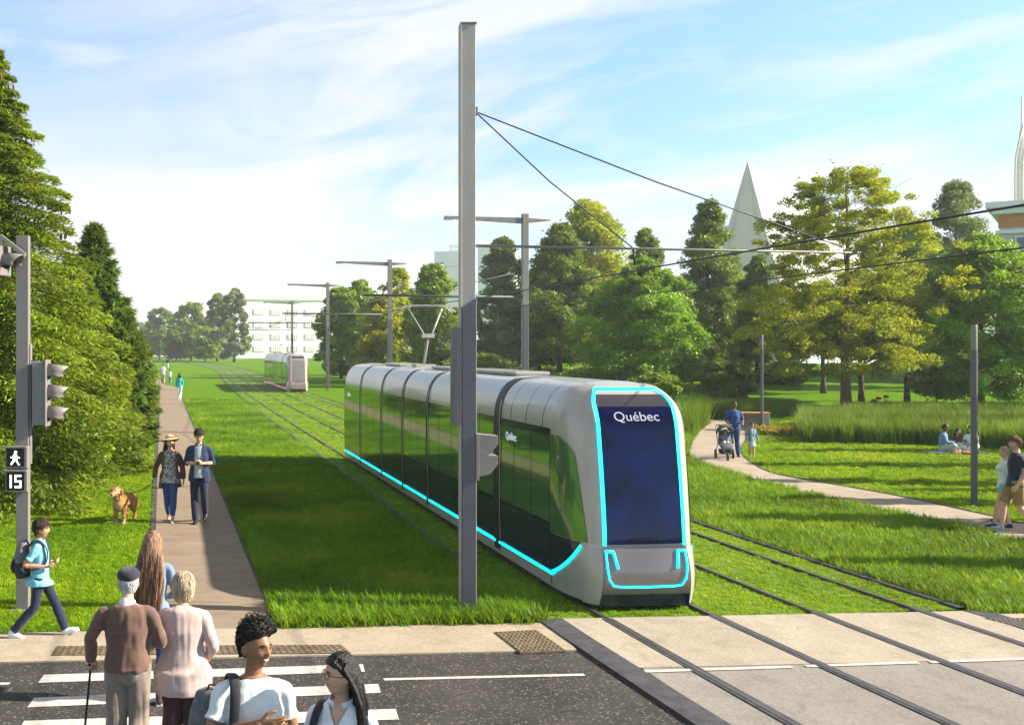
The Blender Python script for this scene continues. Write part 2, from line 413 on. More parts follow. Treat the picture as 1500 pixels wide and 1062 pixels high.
# curved path in the park
up = [(1500, 768), (1468.7, 761), (1326.6, 729.8), (1222.6, 710.8), (1125.6, 691.7), (1086, 664), (1092, 645), (1094, 632.8), (1078, 622), (1062, 617)]
lo = [(1500, 792), (1465, 782), (1361, 761), (1240, 736.8), (1160, 717.7), (1075, 693), (1015, 672), (1014, 648), (1030, 626), (1040, 615)]
upw = spline([Vector((26, 19.6, 0))] + [G(*p) for p in up], .5); low = spline([Vector((25, 18.2, 0))] + [G(*p) for p in lo], .5)
def resample(l, n):
    d = [0]
    for a, b in zip(l, l[1:]): d.append(d[-1] + (b - a).length)
    out = []; j = 0
    for i in range(n):
        t = d[-1] * i / (n - 1)
        while j < len(d) - 2 and d[j + 1] < t: j += 1
        out.append(l[j].lerp(l[j + 1], (t - d[j]) / max(1e-6, d[j + 1] - d[j])))
    return out
upw, low = resample(upw, 90), resample(low, 90)
strip('path', low, upw, .022, M['pathr'])
strip('path_edging', upw, [p + Vector((.05, .06, 0)) for p in upw], .04, M['kerb'])
far = spline([G(500, 519), G(560, 525), G(660, 540), G(800, 552)], 3)
strip('path', offset(far, -2.0), offset(far, 2.0), .03, M['pathr'])
quad('road', [(-160, 455), (-20, 455), (-20, 520), (-160, 520)], .06, M['farroad'])

# ------------------------------------------------------------------ grass
def tuft(name, nb, h, w, spread, lean, m, seed):
    rnd = random.Random(seed); mb = MB()
    for _ in range(nb):
        a = rnd.uniform(0, 6.283); r = spread * math.sqrt(rnd.random()); bx, by = r * math.cos(a), r * math.sin(a)
        d = rnd.uniform(0, 6.283); hh = h * rnd.uniform(.55, 1.1); ln = lean * hh * rnd.uniform(.3, 1.4); ww = w * rnd.uniform(.7, 1.3)
        sx, sy = -math.sin(d) * ww / 2, math.cos(d) * ww / 2; cx, cy = math.cos(d), math.sin(d)
        mb.add([(bx - sx, by - sy, 0), (bx + sx, by + sy, 0),
                (bx + cx * ln * .35 + sx * .8, by + cy * ln * .35 + sy * .8, hh * .55), (bx + cx * ln * .35 - sx * .8, by + cy * ln * .35 - sy * .8, hh * .55),
                (bx + cx * ln, by + cy * ln, hh)], [(0, 1, 2, 3), (3, 2, 4)], 0, False)
    me = mb.mesh(name); me.materials.append(m); return me
def scatter(name, pts, scl, tufts, label, m):
    """one stuff object: points carrying tuft instances"""
    me = bpy.data.meshes.new(name); me.vertices.add(len(pts)); me.vertices.foreach_set('co', np.asarray(pts, dtype=np.float32).ravel())
    a = me.attributes.new('sc', 'FLOAT', 'POINT'); a.data.foreach_set('value', np.asarray(scl, dtype=np.float32))
    me.materials.append(m); o = bpy.data.objects.new(name, me); COL.objects.link(o); tag(o, label, name.replace('_', ' '), None, 'stuff')
    ng = bpy.data.node_groups.new(name, 'GeometryNodeTree')
    ng.interface.new_socket('Geometry', in_out='INPUT', socket_type='NodeSocketGeometry'); ng.interface.new_socket('Geometry', in_out='OUTPUT', socket_type='NodeSocketGeometry')
    N, L = ng.nodes, ng.links; gi = N.new('NodeGroupInput'); go = N.new('NodeGroupOutput')
    jn = N.new('GeometryNodeJoinGeometry'); rv = N.new('FunctionNodeRandomValue'); rv.data_type = 'INT'
    rv.inputs[4].default_value = 0; rv.inputs[5].default_value = len(tufts) - 1
    ro = N.new('FunctionNodeRandomValue'); ro.data_type = 'FLOAT_VECTOR'; ro.inputs[0].default_value = (-.15, -.15, 0); ro.inputs[1].default_value = (.15, .15, 6.283); ro.inputs[8].default_value = 3
    at = N.new('GeometryNodeInputNamedAttribute'); at.data_type = 'FLOAT'; at.inputs[0].default_value = 'sc'
    for i, t in enumerate(tufts):
        # template tufts live in the node tree as object data below the ground
        to = bpy.data.objects.new(name + '_blade', t)
        oi = N.new('GeometryNodeObjectInfo'); oi.inputs['Object'].default_value = to; oi.inputs['As Instance'].default_value = True
        ip = N.new('GeometryNodeInstanceOnPoints'); cmpn = N.new('FunctionNodeCompare'); cmpn.data_type = 'INT'; cmpn.operation = 'EQUAL'
        L.new(rv.outputs[2], cmpn.inputs[2]); cmpn.inputs[3].default_value = i
        L.new(cmpn.outputs[0], ip.inputs['Selection']); L.new(gi.outputs[0], ip.inputs['Points']); L.new(oi.outputs['Geometry'], ip.inputs['Instance'])
        L.new(ro.outputs[0], ip.inputs['Rotation']); L.new(at.outputs[0], ip.inputs['Scale']); L.new(ip.outputs[0], jn.inputs[0])
    L.new(jn.outputs[0], go.inputs[0])
    md = o.modifiers.new('scatter', 'NODES'); md.node_group = ng
    return o
M['blade'] = leaf_mat('grass_blade', (.025, .115, .002), (.19, .38, .008), .35, .02, True)
M['blade2'] = leaf_mat('short_grass_blade', (.05, .17, .002), (.30, .46, .006), .35, .012, True)
M['reed'] = leaf_mat('reed_blade', (.015, .075, .002), (.12, .28, .01), .3, .02, True)
tl = [tuft('long_tuft', 14, .13, .011, .07, .75, M['blade'], i) for i in range(4)]
ts = [tuft('short_tuft', 14, .045, .010, .07, .9, M['blade2'], 10 + i) for i in range(4)]
tr = [tuft('reed_tuft', 26, .85, .022, .17, .4, M['reed'], 20 + i) for i in range(4)]
rng = np.random.default_rng(5)
bl = np.array([(p.y, p.x) for p in offset(TR1, -1.54)])[::1]; br = np.array([(p.y, p.x) for p in offset(TR1, SP + 1.48)])
bl = bl[np.argsort(bl[:, 0])]; br = br[np.argsort(br[:, 0])]
def trackL(y): return np.interp(y, bl[:, 0], bl[:, 1])
def trackR(y): return np.interp(y, br[:, 0], br[:, 1])
upa = np.array([(p.x, p.y) for p in upw]); loa = np.array([(p.x, p.y) for p in low])
poly = np.vstack([upa, loa[::-1]])
def inpoly(x, y, P):
    c = np.zeros(len(x), bool); j = len(P) - 1
    for i in range(len(P)):
        cond = ((P[i, 1] > y) != (P[j, 1] > y))
        xx = (P[j, 0] - P[i, 0]) * (y - P[i, 1]) / (P[j, 1] - P[i, 1] + 1e-12) + P[i, 0]
        c ^= cond & (x < xx); j = i
    return c
def sample(n, x0, x1, y0, y1, power=2.0):
    """more points close to the camera"""
    u = rng.random(n); y = 1 / (1 / y0 + (1 / y1 - 1 / y0) * u) if power == 2 else y0 + (y1 - y0) * u
    x = x0 + (x1 - x0) * rng.random(n); return x, y
def ter(x, y): return np.array([terrain(a, b) for a, b in zip(x, y)])
# long grass between path and tracks
x, y = sample(60000, -6, 6, 13.4, 75)
pr = -.81 + .84 - .1085 * (y - 13.55)
k = (x > pr) & (x < trackL(y)) & (y > zr(x, 13.60)); x, y = x[k], y[k]
sc_ = (.75 + .6 * rng.random(len(x))) * np.interp(y, [13, 14.6, 16, 40, 75], [1.35, 1.3, .8, .9, 1.3])
scatter('grass', np.c_[x, y, np.zeros(len(x))], sc_, tl, 'long green grass between the footpath and the tram track', M['turf'])
# long grass right of the tracks to the curved path
x, y = sample(60000, 6, 26, 13.9, 50)
upy = np.interp(x, loa[::-1][:, 0], loa[::-1][:, 1]) if False else None
k = (x > trackR(y)) & (y > zr(x, 13.60)) & (~inpoly(x, y, poly)) & (x < .69 * y + 1)
nearp = np.array([np.min((loa[:, 0] - a) ** 2 + (loa[:, 1] - b) ** 2) < np.min((upa[:, 0] - a) ** 2 + (upa[:, 1] - b) ** 2) for a, b in zip(x, y)])
k1 = k & nearp; xa, ya = x[k1], y[k1]
scatter('grass', np.c_[xa, ya, np.zeros(len(xa))], (.7 + .6 * rng.random(len(xa))) * np.interp(ya, [13, 40], [.95, 1.2]), tl, 'long green grass between the tram track and the curved path', M['turf'])
# mown lawn beyond the curved path, left lawn, track turf
x, y = sample(110000, 8, 60, 19, 90); k = (~inpoly(x, y, poly)) & (x < .69 * y + 1) & (x > .30 * y)
nearp = np.zeros(len(x), bool)
for q in np.array_split(np.where(k)[0], 20):
    dl = ((loa[:, 0][None] - x[q][:, None]) ** 2 + (loa[:, 1][None] - y[q][:, None]) ** 2).min(1); du = ((upa[:, 0][None] - x[q][:, None]) ** 2 + (upa[:, 1][None] - y[q][:, None]) ** 2).min(1)
    nearp[q] = dl > du
k &= nearp; x, y = x[k], y[k]
scatter('grass', np.c_[x, y, ter(x, y)], (.8 + .7 * rng.random(len(x))) * np.interp(y, [18, 45, 90], [.9, 1.5, 3.0]), ts, 'mown green lawn of the park beyond the curved path', M['turf'])
x, y = sample(150000, -24, 1, 13.4, 80); pll = -.81 - .87 - .1085 * (y - 13.55)
k = (x < pll) & (y > zr(x, 13.60)) & (x > -.262 * y - 6); x, y = x[k], y[k]
scatter('grass', np.c_[x, y, np.zeros(len(x))], (.7 + .6 * rng.random(len(x))) * np.interp(y, [13, 40, 80], [.9, 1.4, 2.4]), ts, 'short bright lawn left of the footpath', M['turf'])
x, y = sample(60000, -8, 12, 13.6, 90); k = (x > trackL(y) + .2) & (x < trackR(y) - .2) & (y > zr(x, 13.85)) & (x < .69 * y + 1)
rails = np.array([np.interp(y, [p.y for p in offset(TR1, o)], [p.x for p in offset(TR1, o)]) for o in (-.72, .72, SP - .72, SP + .72)])
k &= (np.abs(rails - x[None]).min(0) > .075); x, y = x[k], y[k]
scatter('grass', np.c_[x, y, np.full(len(x), .012)], (.5 + .55 * rng.random(len(x))) * np.interp(y, [13, 40, 90], [.9, 1.4, 2.2]), ts, 'low mossy turf growing between the tram rails', M['turf'])
# reeds
def reeds(polypx, n, label, s=1.0):
    P = np.array([tuple(G(*p))[:2] for p in polypx]); x = rng.uniform(P[:, 0].min(), P[:, 0].max(), n); y = rng.uniform(P[:, 1].min(), P[:, 1].max(), n)
    k = inpoly(x, y, P); x, y = x[k], y[k]
    scatter('ornamental_grass', np.c_[x, y, ter(x, y)], s * (.75 + .5 * rng.random(len(x))), tr, label, M['reed'])
reeds([(1172, 648), (1340, 652), (1520, 660), (1520, 622), (1330, 618), (1180, 622)], 9000, 'tall dark ornamental grass bed behind the picnic', 1.0)
reeds([(1012, 636), (1036, 622), (1030, 606), (1000, 606), (990, 640)], 2600, 'tall bright ornamental grass clump left of the curved path', 1.15)
reeds([(1035, 614), (1170, 612), (1165, 604), (1030, 602)], 2600, 'dark ornamental grass bed behind the bench', .8)
# ------------------------------------------------------------------ trams
TW, TL, TH = .90, 20.0, 3.0
def make_tram(loc, rz, lab, light, group, glass=None, low=None):
    root = empty('tram', loc, rz, lab, 'tram', group)
    SH = 2.30                                             # height of the shoulder
    def halfw(z):
        if z <= SH: return TW - .05 * max(0, (.9 - z)) * .6
        t = min(1, (z - SH) / (TH - SH)); return TW * (.50 + .50 * math.sqrt(max(0, 1 - t ** 2.3)))
    def setback(z):                                       # nose leans back with height
        if z < .86: return .06 - .10 * math.sin(max(0, (z - .1) / .76) * math.pi)
        t = (z - .86) / (TH - .86); return .06 + .34 * t ** 1.3 + .42 * max(0, (t - .72) / .28) ** 2.4
    CL = 1.15                                             # length of the rounded nose corner
    def side(l, z, sgn, off=0.0):
        """point on the flank at distance l behind the nose"""
        w = halfw(z)
        if l >= CL: p = Vector((sgn * (w + off), l, z)); 
        else:
            return corner(1 - l / CL, z, sgn, off)
        if z > SH and off: p.z += off * .6
        return p
    def corner(t, z, sgn, off=0.0):
        w = halfw(z); sb = setback(z); wf = .57 + .05 * max(0, 1 - z)
        if z > SH: wf = min(wf, w * .70)
        a = Vector((w, CL, 0)); c = Vector((w * .985, sb + .22, 0)); b = Vector((wf, sb + .015, 0))
        p = a * (1 - t) ** 2 + c * 2 * t * (1 - t) + b * t * t
        d = (c - a) * 2 * (1 - t) + (b - c) * 2 * t; nrm = Vector((-d.y, d.x, 0)).normalized()
        if nrm.x + -nrm.y * 1 < 0: nrm = -nrm
        p = p + nrm * off; return Vector((sgn * p.x, p.y, z))
    def front(x, z, off=0.0):                             # x in -1..1 across the face
        wf = .57 + .05 * max(0, 1 - z)
        if z > SH: wf = min(wf, halfw(z) * .70)
        sb = setback(z); return Vector((x * wf, sb + .015 * x * x - off, z + (off * .35 if z > 2.6 else 0)))
    zz = [.12, .2, .3, .42, .6, .75, .86, 1.0, 1.3, 1.6, 1.9, 2.15, 2.30, 2.42, 2.54, 2.64, 2.73, 2.81, 2.87, 2.92, 2.955, 2.985, 3.0]
    # shell: flanks, nose and roof
    sh = MB(); ls = [0, .1, .2, .35, .5, .7, .9, 1.15, 2, 3.6, 8.7, 11.2, 13.8, 17, TL - .25]
    for sg in (-1, 1):
        sh.grid(lambda l, z: side(l, z, sg), [l for l in ls if l >= CL] , zz)
        sh.grid(lambda t, z: corner(t, z, sg), [i / 8 for i in range(9)], zz)
        sh.grid(lambda u, z: side(TL - .25, z, sg) * 1 + Vector((-sg * .3 * (1 - math.cos(u * math.pi / 2)), .25 * math.sin(u * math.pi / 2), -.05 * u if z > 2.9 else 0)), [0, .3, .6, 1], zz)
    sh.grid(lambda x, z: front(x, z), [i / 4 for i in range(-4, 5)], zz)
    xs_ = [i / 6 for i in range(-6, 7)]
    rl = [CL] + [l for l in ls if l > CL]
    sh.grid(lambda l, x: Vector((x * halfw(TH), l, TH + .035 * (1 - x * x))), rl, xs_)
    for k in range(1): sh.grid(lambda t, x: Vector((x * halfw(TH), CL * (1 - t) + (setback(TH) + .2 * abs(x) ** 3) * t, TH + .035 * (1 - x * x) * (1 - t))), [0, .3, .6, .85, 1], xs_)
    sh.add([(-.6, TL, .12), (.6, TL, .12), (.6, TL, 2.95), (-.6, TL, 2.95)], [(0, 1, 2, 3)], 0, False)
    shell = sh.obj('body_shell', M['silver'], root)
    # light front pillars and nose skirt
    def patch(name, fn, us, vs, m, par=root):
        o = MB().grid(fn, us, vs).obj(name, m, par); return o
    lin = lambda a, b, n: [a + (b - a) * i / n for i in range(n + 1)]
    for sg in (-1, 1):
        patch('front_pillar', lambda t, z: corner(t, z, sg, .006), lin(.76, 1, 6), lin(.90, 2.9, 24), M['silver_front'])
        patch('nose_panel', lambda t, z: corner(t, z, sg, .008), lin(.66, 1, 8), lin(.10, .84, 10), M['silver_front'])
    seams = [0.0, 3.7, 8.7, 11.2, 13.8, 17.0, TL]
    for sg in (-1, 1):
        for i in range(6):
            a, b = seams[i] + (.09 if i else 0), seams[i + 1] - .09
            if i == 0: a = .0
            # dark lower panel and mirror glass, panes split by thin gaps
            n = max(3, int((b - max(a, CL)) / .95))
            if i == 0:
                back = patch('flank_backing', lambda l, z: side(l, z, sg, .004), [1.15, 1.4, 2, 3, b], [.34, .9, 1.6, 2.3, 2.36], M['tram_navy'])
                # corner cab window, its forward edge curves down with the pillar
                def cabw(u, v):
                    z = .90 + v * 1.38; t = u * (.74 - .20 * v) if v < .8 else u * (.58 - .36 * ((v - .8) / .2) ** 2)
                    return corner(t, z, sg, .010)
                w = patch('cab_window', cabw, lin(.0, 1, 8), lin(0, 1, 16), M['tram_glass'])
                def lowc(u, v):
                    z = .34 + v * .55; t = u * (.60 * (v ** .85) + .02); return corner(t, z, sg, .009)
                patch('lower_panel', lowc, lin(0, 1, 6), lin(0, 1, 8), M['tram_navy'])
                a = CL
            else:
                patch('flank_backing', lambda l, z: side(l, z, sg, .004), [a, b], [.34, .9, 1.6, 2.3, 2.36], M['tram_navy'])
            gl = MB(); lp = MB()
            for k in range(n):
                u0, u1 = a + (b - a) * k / n + .012, a + (b - a) * (k + 1) / n - .012
                gl.grid(lambda l, z: side(l, z, sg, .012), [u0, u1], [1.04, 1.4, 1.9, 2.26])
            for k in range(max(1, n // 2)):
                nn = max(1, n // 2); u0, u1 = a + (b - a) * k / nn + .02, a + (b - a) * (k + 1) / nn - .02
                lp.grid(lambda l, z: side(l, z, sg, .012), [u0, u1], [.40, .6, 1.01])
            gl.obj('window_band', M['tram_glass'], root); lp.obj('lower_panel', M['tram_navy'], root)
            # roof shoulder panels (thin seams)
            if i == 0:
                for l in (1.5, 2.25, 3.0): patch('roof_seam', lambda q, z: side(l + q, z, sg, .004), [0, .018], zz[12:], M['header'])
            # skirt
            patch('skirt', lambda l, z: side(l, z, sg, .016), [a, b] if i else [CL, b], [.14, .22, .30], M['silver_front'])
            st = patch('light_strip', lambda l, z: side(l, z, sg, .022), [a, b] if i else [CL * .95, b], [.300, .338], light)
        # strip climbing the nose corner
        patch('light_strip', lambda u, q: corner(.02 + u * .60, .32 + (u ** 1.15) * .50 + q, sg, .018), lin(0, 1, 10), [0, .045], light)
    for i in range(1, 6):                                  # bellows between the cars
        w = .17 if i == 1 else .085
        mb = MB()
        for sg in (-1, 1): mb.grid(lambda l, z: side(l, z, sg, -.002 + (.02 if z < 2.4 else .012)), [seams[i] - w, seams[i], seams[i] + w], zz[1:])
        mb.grid(lambda l, x: Vector((x * halfw(TH), l, TH + .05)), [seams[i] - w * .7, seams[i] + w * .7], xs_)
        bo = mb.obj('bellows', M['black'], root)
        for sg in (-1, 1):
            patch('trim', lambda l, z: side(l, z, sg, .028), [seams[i] - w - .05, seams[i] - w - .01], zz[2:16], M['silver_front'], bo)
    # windscreen with light strips and destination text
    ws = patch('windshield', lambda x, z: front(x, z, .012), lin(-.93, .93, 10), lin(.90, 2.74, 22), glass or M['shield'])
    patch('destination_panel', lambda x, z: front(x, z, .014), lin(-.93, .93, 10), lin(2.70, 2.86, 6), M['header'])
    for sg in (-1, 1):
        patch('light_strip', lambda q, z: front(sg * q, z, .026), [.915, 1.0], lin(.88, 2.93, 24), light)
    patch('light_strip', lambda x, z: front(x, z, .026), lin(-1, 1, 8), [2.925, 2.95], light)
    patch('front_seam', lambda x, z: front(x, z, .02), lin(-1.0, 1.0, 8), [.855, .895], M['header'])
    patch('bumper_panel', lambda x, z: front(x, z, .012), lin(-1.0, 1.0, 8), lin(.25, .85, 8), low or M['bumper'])
    patch('bumper_base', lambda x, z: front(x, z, .016), lin(-1.0, 1.0, 8), lin(.08, .25, 3), M['tram_navy'])
    hl = MB(); fp = lambda x, z: front(x, z, .03)
    U = [(-.94, .81), (-.93, .62), (-.88, .46), (-.78, .375), (-.6, .36), (0, .355), (.6, .36), (.78, .375), (.88, .46), (.93, .62), (.94, .81)]
    hl.tube([fp(*q) for q in U], .013, 6)
    for sg in (-1, 1):
        hl.tube([fp(sg * .96, .815), fp(sg * .76, .815)], .017, 6); hl.tube([fp(sg * .77, .815), fp(sg * .69, .60)], .019, 6)
    hl.obj('headlight', light, root)
    # lettering
    cu = bpy.data.curves.new('destination', 'FONT'); cu.body = 'Québec'; cu.size = .20; cu.align_x = 'CENTER'; cu.extrude = .002
    to = bpy.data.objects.new('destination_text', cu)
    me = bpy.data.meshes.new_from_object(to); bpy.data.objects.remove(to)
    tx = bpy.data.objects.new('destination_text', me); me.materials.append(M['letter']); COL.objects.link(tx); tx.parent = ws
    z0 = 2.52; sl = math.atan2(setback(z0 + .2) - setback(z0), .2)
    tx.location = (.0, setback(z0) - .030, z0); tx.rotation_euler = (R(90) - sl, 0, 0)
    for sg in (-1, 1):
        cu = bpy.data.curves.new('side_name', 'FONT'); cu.body = 'Québec'; cu.size = .17; cu.extrude = .002
        to = bpy.data.objects.new('side_text', cu); me = bpy.data.meshes.new_from_object(to); bpy.data.objects.remove(to)
        for l0 in (3.2, 19.2):
            t = bpy.data.objects.new('side_text', me); COL.objects.link(t); t.parent = root
            if not me.materials: me.materials.append(M['letter'])
            t.rotation_euler = (R(90), 0, R(-90) if sg < 0 else R(90)); t.location = (sg * (TW + .018), l0 if sg < 0 else l0 - .55, 2.05)
    # underframe and bogies
    ub = MB(); ub.box((0, TL / 2 + .3, .25), (1.5, TL - 1.2, .30)); ub.obj('underframe', M['black'], root)
    for l in (2.2, 7.4, 12.5, 18.3):
        bg = MB(); bg.box((0, l, .28), (1.3, 1.9, .2)); bo = bg.obj('bogie', M['steel_dark'], root, .02)
        for sg in (-1, 1):
            for dl in (-.6, .6):
                MB().lathe([(.02, -.06), (.27, -.06), (.28, -.05), (.28, .05), (.27, .06), (.02, .06)], 20, (sg * .70, l + dl, .355), 0, Matrix.Rotation(R(90), 3, 'Y')).obj('wheel', M['rail'], bo)
    # roof equipment
    rb = MB()
    for l0, l1 in ((4.6, 8.0), (9.2, 10.8), (14.4, 16.4)): MB().box((0, (l0 + l1) / 2, 3.06), (.62, l1 - l0, .06)).obj('roof_box', M['silver_front'], root, .015)
    pg = empty('pantograph', (0, 12.9, 3.02)); pg.parent = root
    a = MB(); a.box((0, 0, .04), (.5, .5, .08)); a.tube([(0, .0, .06), (-.08, -.75, .72)], .035, 8); a.obj('lower_arm', M['silver_front'], pg)
    a = MB(); a.box((-.08, -.78, .78), (.30, .14, .10)); a.tube([(-.16, -.78, .78), (-.42, -.15, 1.45)], .018, 6); a.tube([(.0, -.78, .78), (.42, -.15, 1.45)], .024, 6); a.obj('upper_arm', M['silver_front'], pg)
    a = MB(); 
    for dy in (-.28, 0.0): a.tube([(-.72, dy - .05, 1.36), (-.56, dy, 1.49), (-.4, dy, 1.53), (.4, dy, 1.53), (.56, dy, 1.49), (.72, dy - .05, 1.36)], .016, 6)
    for sx in (-.42, .42): a.tube([(sx, -.3, 1.5), (sx, .02, 1.5)], .014, 6)
    a.obj('contact_head', M['silver_front'], pg)
    return root
HEAD = math.atan(.0975)
tram1 = make_tram((4.85, 14.45, .0), HEAD, 'long grey tram with dark mirror windows, cyan light strips and Québec on its nose', M['cyan'], 'trams on the turf tracks')
tram2 = make_tram((1.45, 86.0, .0), math.atan(.105), 'distant tram with pinkish red light strips on its nose, farther up the tracks', M['red'], 'trams on the turf tracks', M['pale_glass'], M['pale_glass'])

# ------------------------------------------------------------------ catenary poles
def near_pole():
    b = G(685, 901); root = empty('catenary_pole', b, R(-2), 'tall thick square grey pole beside the tram, holding the long arm over the tracks', 'pole', 'poles along the tram track')
    s = 111.7; w = .185
    m = MB(); m.box((0, 0, 3.85), (w, .16, 7.76)); m.obj('shaft', M['mast'], root, .006)
    m = MB(); m.box((-w / 2 - .008, 0, 3.85), (.016, .20, 7.78)); m.box((w / 2 + .006, 0, 2.05), (.012, .19, 4.2)); m.obj('flange', M['mast'], root, .003)
    m = MB(); m.prism([(-w / 2 + .012, .0), (w / 2 - .004, .0), (w / 2 - .004, 4.14), (-w / 2 + .012, 4.02)], -.115, -.082); m.obj('front_cover', M['steel_dark'], root)
    m = MB(); m.box((0, 0, .015), (.34, .34, .03)); m.obj('base_plate', M['steel'], root, .004)
    m = MB(); m.box((-w / 2 - .075, .0, 3.14), (.085, .28, 1.27)); m.box((-w / 2 - .03, 0, 3.5), (.04, .06, .06)); m.box((-w / 2 - .03, 0, 2.8), (.04, .06, .06)); m.obj('signal_cabinet', M['steel_dark'], root, .006)
    m = MB(); m.box((w / 2 + .02, 0, 2.08), (.04, .26, .60))
    for z in (2.22, 1.96):
        m.prism([(w / 2 + .04, z - .13), (w / 2 + .04, z + .16), (w / 2 + .285, z + .14), (w / 2 + .285, z + .03), (w / 2 + .18, z - .10)][::-1], -.11, .11)
    m.obj('signal_head', M['steel'], root, .004)
    m = MB(); m.tube([(w / 2, 0, 4.84), (4.95, .0, 4.735)], [.020, .012], 8); m.obj('cantilever_arm', M['wood_arm'] if 'wood_arm' in M else M['steel'], root)
    m = MB()
    for x in (2.15, 4.85): 
        m.tube([(w / 2, 0, 6.60), (x * .5, 0, (6.60 + 4.80) / 2 - .03), (x, 0, 4.80)], .009, 6); m.tube([(x, 0, 4.78), (x + .02, 0, 4.58)], .012, 6)
    m.obj('tie_rod', M['wire'], root)
    m = MB(); m.box((w / 2 + .01, 0, 6.6), (.05, .1, .1)); m.box((0, 0, 7.735), (w + .03, .20, .02)); m.obj('bracket', M['steel'], root, .003)
    return root
near_pole()
def far_pole(px, Y, lab):
    X = (px - PX) * Y / F
    root = empty('catenary_pole', (X, Y, 0), R(5.5), lab, 'pole', 'poles along the tram track')
    m = MB(); m.box((0, 0, 4.45), (.25, .22, 8.9)); m.obj('shaft', M['steel'], root, .01)
    m = MB(); m.box((0, -.125, 2.75), (.21, .03, 5.0)); m.obj('front_cover', M['steel_dark'], root)
    m = MB(); m.prism([(.0, 8.52), (1.05, 8.64), (1.05, 8.67), (0, 8.74)], -.05, .05); m.prism([(0, 8.50), (-3.3, 8.68), (-3.3, 8.56), (-3.1, 8.60), (0, 8.74)][:2] + [(-3.3, 8.78), (0, 8.74)], -.05, .05); m.box((-3.15, 0, 8.68), (.35, .14, .10)); m.obj('top_arm', M['steel'], root)
    m = MB(); m.tube([(0, 0, 5.55), (-6.6, 0, 5.60)], .045, 6); m.tube([(-.1, 0, 6.6), (-4.4, 0, 5.60)], .016, 5)
    for x in (-3.3, -6.4): m.tube([(x, 0, 5.6), (x, 0, 5.15)], .02, 5)
    m.obj('cantilever_arm', M['steel_dark'], root)
for px, Y, lab in ((769, 44, 'grey track pole standing behind the near tram, right of the thickest pole'), (571, 66.7, 'grey track pole above the rear end of the near tram'), (480, 90, 'grey track pole on the grass between the two trams'), (428, 125, 'farthest grey track pole, rising behind the distant tram')):
    far_pole(px, Y, lab)
# contact wires over both tracks
for k, off in enumerate((0.02, SP + .0)):
    m = MB(); ln = [p for p in offset(TR1, off) if -6 < p.y < 130]
    pts = []
    for p in ln[::3]:
        seg = [-10, 14.3, 44, 66.7, 90, 125, 160]; j = max(i for i in range(6) if seg[i] <= p.y); t = (p.y - seg[j]) / (seg[j + 1] - seg[j])
        hz = np.interp(p.y, [-8, 14.3, 44, 130], [4.9, 4.60, 5.15, 5.15]) - .25 * math.sin(math.pi * t) * (1 if p.y > 14.3 else .2)
        pts.append((p.x + .25, p.y, hz))
    m.tube(pts, .011, 5); o = m.obj('overhead_wire', M['wire']); tag(o, ('black overhead wire above the near track, the higher of the two at the right edge', 'black overhead wire above the far track, the lower of the two at the right edge')[k], 'wire', 'overhead wires above the tracks')

